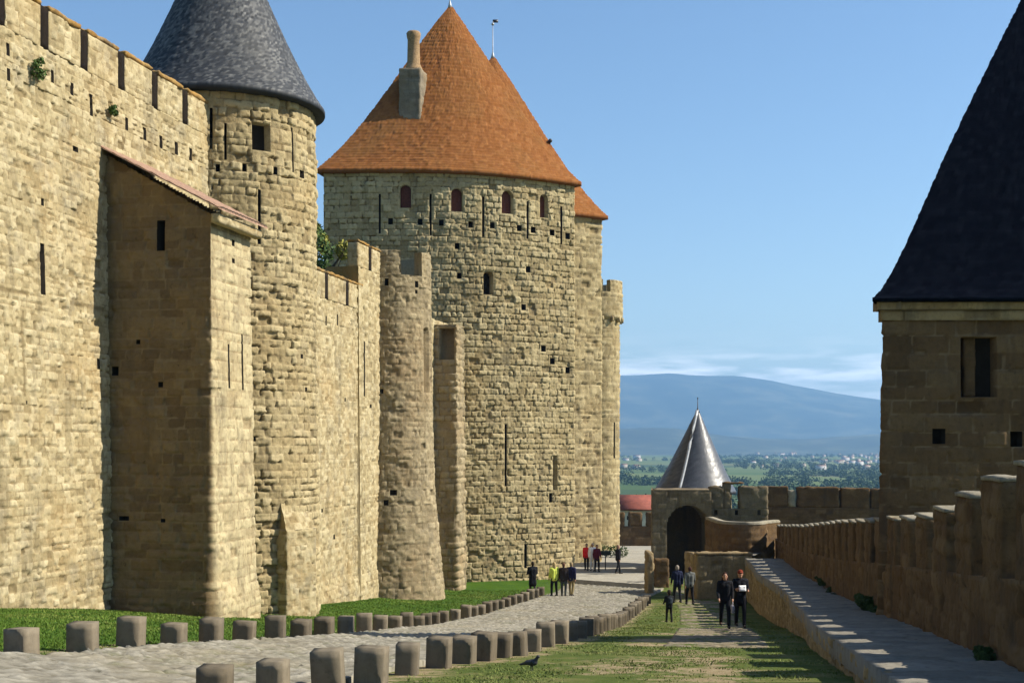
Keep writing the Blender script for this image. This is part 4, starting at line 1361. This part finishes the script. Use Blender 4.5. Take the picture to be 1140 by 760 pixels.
hgt = r.uniform(.008, .034, nb) * np.where(gx < np.interp(gy, cL[:, 1], cL[:, 0]), 1.15, .9) * (1 + .6 * (vn(gx * 2, gy * 2, seed=3) > .7))
wid = r.uniform(.006, .012, nb) * (1 + gy / 40)
ang = r.uniform(0, 6.28, nb)
g0 = gz(gx, gy) - .05 * fbm(gx * .9, gy * .9, 5, 3) - .03
tip = np.stack([gx + r.normal(0, .025, nb), gy + r.normal(0, .025, nb), g0 + .012 + hgt], 1)
b0 = np.stack([gx - wid * np.cos(ang), gy - wid * np.sin(ang), g0], 1)
b1 = np.stack([gx + wid * np.cos(ang), gy + wid * np.sin(ang), g0], 1)
V = np.stack([b0, b1, tip], 1).reshape(-1, 3)
tone = np.repeat(np.clip(r.uniform(0, .5, nb) + 1.5 * (fbm(gx * .6, gy * .6, 9, 4) - .42), 0, 1), 3)
lushb = np.repeat((gx < np.interp(gy, cL[:, 1], cL[:, 0])).astype(float), 3)
m, n, l, b = new_mat('grass_blades')
at = N(n, 'ShaderNodeAttribute', attribute_name='tone')
lu = N(n, 'ShaderNodeAttribute', attribute_name='lush')
l.new(cmix(n, l, lu.outputs['Fac'], ramp(n, l, at.outputs['Fac'], [(0, (.085, .115, .022)), (.6, (.14, .17, .04)), (1, (.25, .245, .095))]),
           ramp(n, l, at.outputs['Fac'], [(0, (.06, .105, .012)), (.5, (.095, .15, .02)), (1, (.19, .215, .05))])), b.inputs['Base Color'])
b.inputs['Roughness'].default_value = .8
b.inputs['Specular IOR Level'].default_value = .15
tag(mesh('grass', V, None, m, None, {'tone': tone, 'lush': lushb}, tris=np.arange(3 * nb).reshape(-1, 3)), kind='stuff')

# ------------------------------------------------------------------ plants


def plant(name, label, cat, loc, clumps, n, size, seed, mat, stems=True, group=None, flat=1.0):
    loc = np.asarray(loc, float)
    cs = np.array([c[:3] for c in clumps]) + loc
    rs = np.array([c[3] for c in clumps])
    t = thing(name, label, cat, loc, group)
    V, Q, tn_ = leaf_np(cs, rs, n, size, seed, flat)
    mesh('leaves', V, Q, mat, t, {'tone': tn_})
    if stems:
        V, Q = join([tube_np([loc, along(loc, c, .6) + (0, 0, .02), c], [.012, .009, .004], 5) for c in cs])
        mesh('stems', V, Q, M['wood'], t)
    return t


def weed(label, p, w, h, seed, size=.07, n=2600, dirn=(0, 1)):
    r = random.Random(seed)
    cl = []
    for k in range(9):
        f = (k - 4) / 4
        cl.append((f * w * dirn[0] + r.uniform(-.1, .1), f * w * dirn[1] + r.uniform(-.1, .1), h * r.uniform(.1, .6) * (1 - .5 * abs(f)), h * r.uniform(.15, .4)))
    return plant('weed_clump', label, 'weeds', p, cl, n, size, seed, M['leaf3'])


for (Y, w, h, lab, sd) in ((43.5, 3.2, .5, 'long leafy weeds along the foot of the far parapet run', 1), (31.6, 1.5, .75, 'dark leafy weed clump at the corner where tower and parapet meet', 2), (17.6, .25, .34, 'small upright green weed at the foot of the nearest parapet merlons', 4)):
    p = PL(Y) + np.array([-.12, 0])
    weed(lab, (*p, float(zwalk(0, Y))), w * 1.15, h * .62, sd, size=.032 if w < 1 else .045, dirn=(.15, .98))
# weeds growing out of the rampart face
for (x, y, h, lab, sd) in ((42, 78, .5, 'green bush growing out of the rampart face below the merlons', 11), (125, 124, .28, 'small green weed growing from the rampart face right of the larger bush', 12)):
    u = (x - CX) / F
    Yw = 19.1 / (.2 - u)
    p = WL(Yw) + N2 * (.12 - .026 * 7)
    z = (HY - y) / F * Yw
    plant('wall_plant', lab, 'plant', (*p, z - h * .4), [(.08, -.05, .1, h * .32), (.12, .12, .3 * h, h * .3), (.05, -.1, .6 * h, h * .26), (.1, .05, .9 * h, h * .2)], 260, .055, sd, M['leaf2'])


def tree(name, label, loc, H, cr, seed, mat, leaves, size, group=None, trunk=.3, spread=1.0):
    """tapered trunk, limbs and a crown of separate leaf clumps"""
    r = random.Random(seed)
    loc = np.asarray(loc, float)
    t = thing(name, label, 'tree', loc, group)
    top = loc + (r.uniform(-.2, .2), r.uniform(-.2, .2), H * .72)
    tubes = [tube_np([loc - (0, 0, .3), along(loc, top, .45), top], [H * .032, H * .022, H * .008], 8)]
    cs, rs = [], []
    for k in range(15):
        a, f = k * 2.4 + r.uniform(-.3, .3), r.uniform(.25, 1)
        e = loc + np.array([math.cos(a) * cr * f * spread, math.sin(a) * cr * f * spread, H * (.42 + .5 * r.random() * (1.1 - .5 * f))])
        tubes.append(tube_np([along(loc, top, r.uniform(.35, .8)), along(along(loc, top, .7), e, .55), e], [H * .012, H * .008, H * .003], 5))
        cs.append(e)
        rs.append(cr * r.uniform(.26, .45))
    cs.append(top)
    rs.append(cr * .45)
    V, Q = join(tubes)
    mesh('trunk', V, Q, M['wood'], t)
    V, Q, tn_ = leaf_np(cs, rs, leaves, size, seed)
    mesh('crown', V, Q, mat, t, {'tone': tn_})
    return t


p = px(367, 240, 71)
tree('tree', 'olive green tree behind the lower rampart, left of the great round tower', (p[0] - .55, 71, 2.5), 11.2, 1.75, 31, M['leaf'], 7000, .13)
p = px(352, 262, 69)
plant('shrub', 'bluish pale green shrub behind the lower rampart beside the slate-roofed tower', 'shrub', (p[0], 69, 6.5), [(0, 0, 2.2, .9), (.2, 0, 3.3, .8), (-.1, 0, 4.2, .6), (.1, .2, 1.2, .9)], 1500, .11, 33, M['leaf2'])

# trees below the walls
var = []
rr = random.Random(3)
spots = [(696, 300, 8), (703, 270, 9), (711, 340, 9), (722, 300, 8), (731, 330, 9), (738, 360, 10), (716, 420, 10), (828, 360, 9), (842, 330, 9), (861, 390, 10), (880, 350, 9), (897, 400, 9), (915, 360, 9), (935, 410, 10), (955, 370, 9), (970, 350, 9), (851, 460, 10), (905, 470, 10), (945, 480, 11), (985, 390, 9), (1000, 360, 9), (680, 320, 9)]
for i, (x, Y, H) in enumerate(spots):
    X = (x - CX) / F * Y
    z = float(gz(X, Y))
    if i < 4:
        t = tree('broadleaf_tree', 'green broadleaf tree on the plain below the walls', (X, Y, z), 9, 4.0, 60 + i, M['leaf2'] if i % 2 else M['leaf'], 2600, .42, 'trees on the plain below the walls')
        var.append(t)
    else:
        t = copy_tree(var[i % 4])
    t.location = (X, Y, z)
    q = H / 9 * rr.uniform(.85, 1.2)
    t.scale = (q, q, q)
    t.rotation_euler = (0, 0, rr.uniform(0, 6.28))

# far woods and hedges on the plain
r = np.random.RandomState(21)
nt = 5200
wy = 520 * (5400 / 520) ** r.uniform(0, 1, nt)
wx = (r.uniform(610, 1080, nt) - CX) / F * wy
msk = fbm(wx / 260, wy / 420, 14, 4) + .12 * (wy < 900)
ok = msk > .50
wx, wy = wx[ok], wy[ok]
nt = len(wx)
cs = np.stack([wx, wy, gz(wx, wy) + 2.2], 1)
V, Q, tn_ = leaf_np(np.concatenate([cs, cs + r.normal(0, 2.5, cs.shape) * (1, 1, .5) + (0, 0, 2)]), np.full(2 * nt, 5.2), nt * 44, 1.7, 8, .7)
tag(mesh('far_woods', V, Q, M['leaf3'], None, {'tone': tn_}), kind='stuff')

# far town
M['town_tile'] = plain_mat('brownish_town_roofs', (.17, .095, .07), .9, .3, .3, bs=0)
hs_ = []
for k in range(3):
    w, d, h, rf_ = ((9, 8, 5, 2.4), (13, 9, 7, 2.2), (17, 10, 6, 2.0))[k]
    V = [(-w / 2, -d / 2, -2), (w / 2, -d / 2, -2), (w / 2, d / 2, -2), (-w / 2, d / 2, -2), (-w / 2, -d / 2, h), (w / 2, -d / 2, h), (w / 2, d / 2, h), (-w / 2, d / 2, h), (-w / 2, 0, h + rf_), (w / 2, 0, h + rf_)]
    o = mesh('town_house', V, [(0, 1, 5, 4), (2, 3, 7, 6), (1, 2, 6, 5), (3, 0, 4, 7), (4, 5, 9, 8), (6, 7, 8, 9)], [plain_mat('town_plaster', ((.42, .39, .34), (.38, .33, .26), (.46, .44, .41))[k], .9, .06, .2, bs=0), M['town_tile']], None, mi=[0, 0, 0, 0, 1, 1, 0, 0], tris=[(5, 6, 9), (7, 4, 8)])
    hs_.append(o.data)
    bpy.data.objects.remove(o)
rr = random.Random(12)
for i in range(92):
    if i < 26:
        x, y = rr.gauss(874, 12), rr.uniform(502.5, 506.5)
    elif i < 54:
        x, y = rr.uniform(935, 985), rr.uniform(505, 517)
    else:
        x, y = rr.choice([rr.uniform(828, 985), rr.uniform(828, 985), rr.uniform(828, 985), rr.uniform(692, 730)]), rr.uniform(502, 522)
    Y = 42 * F / (y - HY) * .96
    X = (x - CX) / F * Y
    o = bpy.data.objects.new('town_house', hs_[rr.randrange(3)])
    COL.objects.link(o)
    o.location = (X, Y, float(gz(X, Y)) + (2 if i < 34 else 0))
    q = rr.uniform(.6, 1.05) * (1.25 if Y > 3500 else 1)
    o.scale = (q, q, q)
    o.rotation_euler = (0, 0, rr.uniform(-.6, .6))
    tag(o, 'tiny pale red-roofed house of the distant town on the plain', 'house', 'houses of the distant town')

# ------------------------------------------------------------------ people


def capsule(p, q, r0, r1, seg=12):
    p, q = np.asarray(p, float), np.asarray(q, float)
    d = q - p
    L = np.linalg.norm(d)
    d = d / max(L, 1e-6)
    path, rad = [], []
    for a in np.linspace(-88, 0, 5):
        path.append(p + d * r0 * math.sin(R(a)))
        rad.append(r0 * math.cos(R(a)))
    for a in np.linspace(0, 88, 5):
        path.append(q + d * r1 * math.sin(R(a)))
        rad.append(r1 * math.cos(R(a)))
    path = np.array(path)
    ref = np.array((0, 0, 1.0)) if abs(d[2]) < .9 else np.array((1.0, 0, 0))
    a = np.cross(d, ref)
    a /= np.linalg.norm(a)
    b = np.cross(d, a)
    th = np.linspace(0, 2 * np.pi, seg, endpoint=False)
    V = np.concatenate([c + r * (np.cos(th)[:, None] * a + np.sin(th)[:, None] * b) for c, r in zip(path, rad)])
    n = len(path)
    Q = []
    for i in range(n - 1):
        for k in range(seg):
            k2 = (k + 1) % seg
            Q.append((i * seg + k, i * seg + k2, (i + 1) * seg + k2, (i + 1) * seg + k))
    c0, c1 = len(V), len(V) + 1
    V = np.concatenate([V, path[:1], path[-1:]])
    for k in range(0, seg, 2):
        Q.append((c0, (k + 2) % seg, k + 1, k))
        Q.append((c1, (n - 1) * seg + k, (n - 1) * seg + k + 1, (n - 1) * seg + (k + 2) % seg))
    return V, np.array(Q)


def fuse(name, shapes, mat, parent, voxel, xf):
    """shapes merged into one continuous smooth surface"""
    V, Q = join(shapes)
    o = mesh(name + '_build', xf(V), Q, mat)
    md = o.modifiers.new('r', 'REMESH')
    md.mode, md.voxel_size, md.use_smooth_shade = 'VOXEL', voxel, True
    sm = o.modifiers.new('s', 'SMOOTH')
    sm.factor, sm.iterations = .5, 3
    me = bpy.data.meshes.new_from_object(o.evaluated_get(bpy.context.evaluated_depsgraph_get()))
    bpy.data.objects.remove(o)
    me.name = name
    me.materials.clear()
    me.materials.append(mat)
    c = bpy.data.objects.new(name, me)
    COL.objects.link(c)
    c.parent = parent
    c.location = -parent.location
    return c


_cl = {}


def cloth(col, rough=.85):
    k = tuple(col)
    if k not in _cl:
        _cl[k] = plain_mat('cloth', col, rough, .18, 30, bs=.25, spec=.15)
    return _cl[k]


SKIN = plain_mat('skin', (.36, .19, .12), .6, .1, 20, bs=0)
SHOE = cloth((.03, .026, .024))
EYE = plain_mat('eye', (.03, .025, .02), .3, .1, 20, bs=0)


def person(label, x, y, face, H=1.74, jacket=(.02, .02, .025), trousers=(.015, .015, .02), hair=(.03, .02, .012), stride=.22, arms=(.15, -.15), elbows=(.3, .3), long_hair=False, coat=0, cap=None, hd=1.0, lift=0.0, world=None, stout=1.0, detail=True, lean=0.0, shirt=None):
    """face: heading in degrees, 0 = away from camera, 180 = towards it; stride in metres; arms swing in radians forward"""
    if world is None:
        P = gp(x, y)
        base = np.array([P[0], P[1], float(gz(P[0], P[1])) + lift])
    else:
        base = np.asarray(world, float)
    t = thing('person', label, 'person', base)
    k = H / 1.74
    th = R(face)
    fwd, rgt = np.array((-math.sin(th), math.cos(th), 0)), np.array((math.cos(th), math.sin(th), 0))

    def xf(V):
        V = np.asarray(V, float) * k
        V = V + np.array((0, 1, 0)) * (V[:, 2:3] * lean)
        return base + V[:, :1] * rgt + V[:, 1:2] * fwd + V[:, 2:] * np.array((0, 0, 1.0))
    hip, sh = .92, 1.42
    legs = []
    for s, ph in ((-1, 1), (1, -1)):
        f = ph * stride
        H_ = np.array((s * .09, 0, hip - .02))
        A_ = np.array((s * .10, f, .085 + max(0, -f) * .25))
        K_ = (H_ + A_) / 2 + (s * .01, .03 + max(0, -f) * .18, .02)
        legs.append((H_, K_, A_, f))
    armsj = []
    for s, a, e in ((-1, arms[0], elbows[0]), (1, arms[1], elbows[1])):
        S = np.array((s * .185 * stout, 0, sh - .01))
        E = S + .29 * np.array((s * .16, math.sin(a), -math.cos(a)))
        Wd = np.array((-s * .12 * e, math.sin(a + e), -math.cos(a + e)))
        W_ = E + .25 * Wd / np.linalg.norm(Wd)
        armsj.append((s, S, E, W_, Wd / np.linalg.norm(Wd)))
    head = np.array((0, .02, 1.615 + (hd - 1) * .12))
    hb_ = lambda V: head + (np.asarray(V) - head) * hd
    body = [capsule((0, -.01, 1.44), (0, .012, 1.56), .058, .052), ball_np(head, (.076, .095, .112), 16, 12), capsule(head + (0, .05, -.085), head + (0, .06, -.075), .042, .036),
            capsule(head + (0, .088, .005), head + (0, .108, -.025), .012, .016), ball_np(head + (-.078, -.005, -.005), (.012, .022, .032), 8, 6), ball_np(head + (.078, -.005, -.005), (.012, .022, .032), 8, 6),
            capsule((-.11, 0, 1.38), (.11, 0, 1.38), .085, .085), capsule((-.05, 0, 1.3), (-.05, 0, .98), .115, .11), capsule((.05, 0, 1.3), (.05, 0, .98), .115, .11)]
    body[1:6] = [(hb_(V), Q) for V, Q in body[1:6]]
    for H_, K_, A_, f in legs:
        body += [capsule(H_, K_, .082, .056), capsule(K_, A_, .054, .038), capsule(A_ - (0, .03, .03), A_ + (0, .13, -.045), .036, .03)]
    for s, S, E, W_, Wd in armsj:
        body += [capsule(S, E, .048, .038), capsule(E, W_, .037, .027), capsule(W_, W_ + Wd * .07, .03, .032)]
        side = np.cross(Wd, (s, 0, 0))
        side /= np.linalg.norm(side)
        inn = np.array((-s * .5, 0, 0)) * .03
        for q, ln_ in ((-.027, .062), (-.009, .076), (.009, .072), (.027, .055)):
            k0 = W_ + Wd * .085 + side * q
            k1 = k0 + Wd * ln_ * .55 + inn * .4
            body += [capsule(k0, k1, .0105, .0095, 8), capsule(k1, k1 + (Wd * .8 + inn * 12) * ln_ * .45, .0095, .008, 8)]
        k0 = W_ + Wd * .03 + side * .028
        body += [capsule(k0, k0 + side * .03 + Wd * .03 + inn * .5, .012, .011, 8), capsule(k0 + side * .03 + Wd * .03 + inn * .5, k0 + side * .035 + Wd * .065 + inn, .011, .009, 8)]
    fuse('body', body, SKIN, t, (.0105 if detail else .016) * k, xf)
    jb = [capsule((-.12, 0, 1.385), (.12, 0, 1.385), .098, .098), capsule((-.06 * stout, .0, 1.3), (-.055 * stout, 0, 1.0), .135 * stout, .12 * stout), capsule((.06 * stout, 0, 1.3), (.055 * stout, 0, 1.0), .135 * stout, .12 * stout),
          capsule((-.05, 0, 1.0), (-.06, 0, .88), .13 * stout, .125 * stout), capsule((.05, 0, 1.0), (.06, 0, .88), .13 * stout, .125 * stout), capsule((0, -.015, 1.45), (0, -.01, 1.475), .072, .066)]
    if coat:
        jb += [capsule((s * .06, 0, .9), (s * .085, 0, .88 - coat), .13, .125) for s in (-1, 1)] + [capsule((0, 0, .9), (0, 0, .88 - coat), .12, .13)]
    for s, S, E, W_, Wd in armsj:
        jb += [capsule(S, E, .066, .053), capsule(E, W_ - Wd * .01, .053, .042)]
    fuse('jacket', jb, cloth(jacket), t, .018 * k, xf)
    tb = [capsule((-.065, 0, .9), (.065, 0, .9), .122, .122)]
    for H_, K_, A_, f in legs:
        tb += [capsule(H_, K_, .098, .07), capsule(K_, A_ - (0, 0, -.02), .068, .056)]
    fuse('trousers', tb, cloth(trousers), t, .017 * k, xf)
    for H_, K_, A_, f in legs:
        fuse('shoe', [capsule(A_ - (0, .04, .045), A_ + (0, .15, -.05), .047, .038), capsule(A_ - (0, .01, .0), A_ - (0, .02, .04), .05, .05)], SHOE, t, .014 * k, xf)
    hs = [ball_np(head + (0, -.018, .022), (.086, .098, .108), 14, 10), ball_np(head + (0, -.045, -.02), (.082, .07, .09), 12, 8)]
    if long_hair:
        hs += [capsule(head + (-.05, -.055, -.02), head + (-.06, -.06, -.19), .055, .05), capsule(head + (.05, -.055, -.02), head + (.06, -.06, -.19), .055, .05), capsule(head + (0, -.07, 0), head + (0, -.08, -.2), .06, .055)]
    if cap is not None:
        hs = [ball_np(head + (0, -.01, .045), (.09, .108, .088), 14, 10)]
        cm = fuse('cap', hs + [capsule(head + (-.03, .1, .045), head + (.03, .1, .045), .02, .02), capsule(head + (-.02, .13, .04), head + (.02, .13, .04), .014, .014)], cloth(cap), t, .013 * k, xf)
        fuse('hair', [ball_np(head + (0, -.04, -.02), (.083, .07, .07), 12, 8)], cloth(hair), t, .014 * k, xf)
    else:
        fuse('hair', [(hb_(V), Q) for V, Q in hs], cloth(hair), t, .014 * k, xf)
    for s in (-1, 1):
        V, Q = ball_np(head + (s * .031, .085, .012), (.013, .011, .009), 8, 6)
        mesh('eye', xf(hb_(V)), Q, EYE, t, smooth=True)
    return t, xf, armsj


def held(name, label, cat, shapes, mat, xf, base, parts=None):
    V, Q = join(shapes)
    o = mesh(name, xf(V), Q, mat, smooth=True)
    return tag(o, label, cat)


# group on the road by the great tower
person('person in long dark coat standing alone at the end of the left block row', 593, 662.5, 15, 1.74, jacket=(.008, .008, .01), trousers=(.05, .045, .045), coat=.3, stride=.06, arms=(.25, .2), elbows=(1.0, 1.0), detail=False, stout=1.08)
person('person in yellow green jacket and black trousers, left of a group of three', 617, 663.5, 20, 1.74, jacket=(.55, .62, .10), trousers=(.012, .012, .014), hair=(.35, .26, .12), long_hair=True, stride=.1, arms=(.1, .1), elbows=(.4, .5), detail=False)
person('person in dark jacket and grey green trousers, in the middle of a group of three', 627.5, 663.5, -10, 1.70, jacket=(.03, .022, .02), trousers=(.05, .06, .055), hair=(.10, .05, .03), stride=.1, detail=False)
person('person in navy jacket and khaki trousers, right of a group of three', 636, 663.5, -25, 1.74, jacket=(.014, .014, .045), trousers=(.20, .155, .07), hair=(.24, .18, .10), stride=.12, detail=False)
tb_ = lambda x, y: (lambda Y: ((x - CX) / F * Y, Y, (HY - y) / F * Y))


def on_pave(x, y):
    Y = np.linspace(66, 126, 6000)
    X = (x - CX) / F * Y
    k = np.argmax(gz(X, Y) + .275 > (HY - y) / F * Y)
    return (X[k], Y[k], float(gz(X[k], Y[k])) + .275)


person('person in red jacket and black trousers standing on the pavement below the tower', 653, 634.5, 160, 1.74, jacket=(.62, .02, .025), trousers=(.012, .012, .012), stride=.05, detail=False, world=on_pave(653, 634.5))
person('person all in white standing between the red jacket and the dark red jacket', 659.5, 635.5, 175, 1.80, jacket=(.8, .8, .8), trousers=(.78, .78, .76), hair=(.4, .36, .3), stride=.07, detail=False, world=on_pave(659.5, 635.5))
person('person in black and dark red jacket beside the person in white', 664.5, 636, 200, 1.72, jacket=(.09, .012, .02), trousers=(.016, .012, .013), stride=.08, detail=False, world=on_pave(664.5, 636))
person('person in black walking across the pavement, right of the small sign', 688, 638.5, -70, 1.80, jacket=(.015, .013, .017), trousers=(.01, .01, .012), hair=(.2, .12, .08), stride=.18, detail=False, world=on_pave(688, 638.5), stout=1.1)
# strollers on the footpath
person('person in dark blue jacket walking away along the footpath near the arch', 754, 671, 10, 1.76, jacket=(.010, .013, .035), trousers=(.012, .012, .014), hair=(.3, .25, .2), stride=.2, arms=(.25, -.25))
person('person with pale grey sleeves in black, walking beside the dark blue jacket', 768, 673, 5, 1.74, jacket=(.12, .125, .115), trousers=(.008, .008, .01), hair=(.05, .02, .015), stride=.24, arms=(-.3, .3))
tc_, xc, ac_ = person('small child in dark clothes with round backpack, walking on the left edge of the footpath', 745, 692.5, 12, 1.12, jacket=(.012, .014, .016), trousers=(.014, .013, .013), stride=.14, arms=(.3, .2), elbows=(.8, .8), hd=1.28, stout=1.1)
ta, xa, aa = person('woman in black with long dark hair walking towards the viewer, grey bag at her side', 807, 698, 178, 1.70, jacket=(.010, .010, .013), trousers=(.009, .009, .012), hair=(.035, .012, .008), long_hair=True, stride=.2, arms=(.12, .2), elbows=(.5, .5))
tb2, xb, ab = person('person in black with red cap holding a white paper, walking beside the woman', 824, 697.5, 182, 1.80, jacket=(.008, .008, .012), trousers=(.007, .007, .012), hair=(.12, .04, .015), cap=(.17, .028, .012), stride=.12, arms=(.1, .25), elbows=(1.5, 1.5), coat=.12)
# what they carry
V, Q = join([ball_np((0, -.2, 1.2), (.15, .10, .2)), ball_np((0, -.27, 1.1), (.11, .05, .1))])
tag(mesh('backpack', xc(V), Q, cloth((.02, .028, .035)), smooth=True), 'small dark rounded backpack worn by the child', 'backpack')
s_, S, E, W_, Wd = aa[0]
c = W_ + Wd * .12
hb = [box_np(c + (-.06, -.16, -.36), (.12, 0, 0), (0, .32, 0), (0, 0, .30), res=.05, seed=3, amp=.015, bev=.03, rel=dict(boss=0, off=0, rough=0, pit=0))[:2],
      tube_np([c + (0, -.1, -.08), c + (0, -.06, .0), c + (0, .06, .0), c + (0, .1, -.08)], .012, 6)]
held('shoulder_bag', 'pale grey soft bag held by the woman in black', 'bag', hb, cloth((.32, .30, .33)), xa, None)
s_, S, E, W_, Wd = ab[0]
c = (ab[0][3] + ab[1][3]) / 2 + (0, .09, .05)
V, Q = box_np(c + (-.11, -.02, -.08), (.22, 0, 0), (0, .012, .02), (0, -.05, .16), res=.05, seed=3, amp=.004, bev=.002, rel=dict(boss=0, off=0, rough=0, pit=0))[:2]
tag(mesh('paper', xb(V), Q, cloth((.8, .8, .8))), 'white folded paper held by the person in the red cap', 'paper')

# small sign on a post on the pavement
sp = np.array(on_pave(674, 634))
t = thing('sign', 'small dark information sign on a thin post, on the pavement beside the red jacket', 'sign', sp)
mesh('post', *tube_np([sp, sp + (0, 0, 1.0)], .035, 8), M['iron'], t)
block('board', sp + (-.32, -.03, .95), (.64, 0, 0), (0, .05, 0), (0, -.12, .3), plain_mat('sign_board', (.05, .06, .045), .6, .2, 8), t, res=.1, seed=1, amp=.002, bev=.004, rel=dict(boss=0, off=0, rough=0, pit=0))
# low shrub on the pavement edge
q = np.array(on_pave(679, 620))
plant('shrub', 'low green hedge shrub at the foot of the turret, behind the small sign', 'shrub', q, [(-.9, 0, .4, .5), (-.3, .1, .5, .5), (.4, 0, .45, .5), (1.0, .1, .4, .45)], 900, .08, 71, M['leaf3'])

# pigeon on the lawn
P = gp(592, 746)
z = float(gz(*P)) + .0
b_ = np.array((P[0], P[1], z))
t = thing('pigeon', 'dark grey pigeon standing on the grass in front of the block row', 'bird', b_)


def bx(V):
    V = np.asarray(V, float) * .85
    a = R(-35)
    f, rg = np.array((math.cos(a), math.sin(a), 0)), np.array((-math.sin(a), math.cos(a), 0))
    return b_ + V[:, :1] * f + V[:, 1:2] * rg + V[:, 2:] * np.array((0, 0, 1.0))


BIRD = plain_mat('pigeon_feathers', (.03, .032, .04), .6, .3, 30)
fuse('body', [capsule((-.10, 0, .13), (.05, 0, .15), .045, .062), capsule((.07, 0, .17), (.115, 0, .235), .042, .028), ball_np((.13, 0, .255), (.034, .027, .028)), capsule((.155, 0, .25), (.185, 0, .243), .009, .004, 8), capsule((-.12, 0, .12), (-.24, 0, .085), .034, .02),
              capsule((.0, .022, .11), (.0, .024, .04), .02, .008, 8), capsule((.0, -.022, .11), (.0, -.024, .04), .02, .008, 8), capsule((0, .024, .04), (.0, .024, .008), .008, .008, 8), capsule((0, -.024, .04), (.0, -.024, .008), .008, .008, 8), capsule((-.015, .024, .008), (.035, .024, .006), .007, .006, 8), capsule((-.015, -.024, .008), (.035, -.024, .006), .007, .006, 8)], BIRD, t, .007, bx)
for s in (-1, 1):
    fuse('wing', [capsule((.04, s * .055, .165), (-.09, s * .05, .14), .03, .026), capsule((-.09, s * .05, .14), (-.2, s * .02, .10), .024, .01)], plain_mat('wing_feathers', (.05, .053, .062), .6, .3, 30), t, .008, bx)
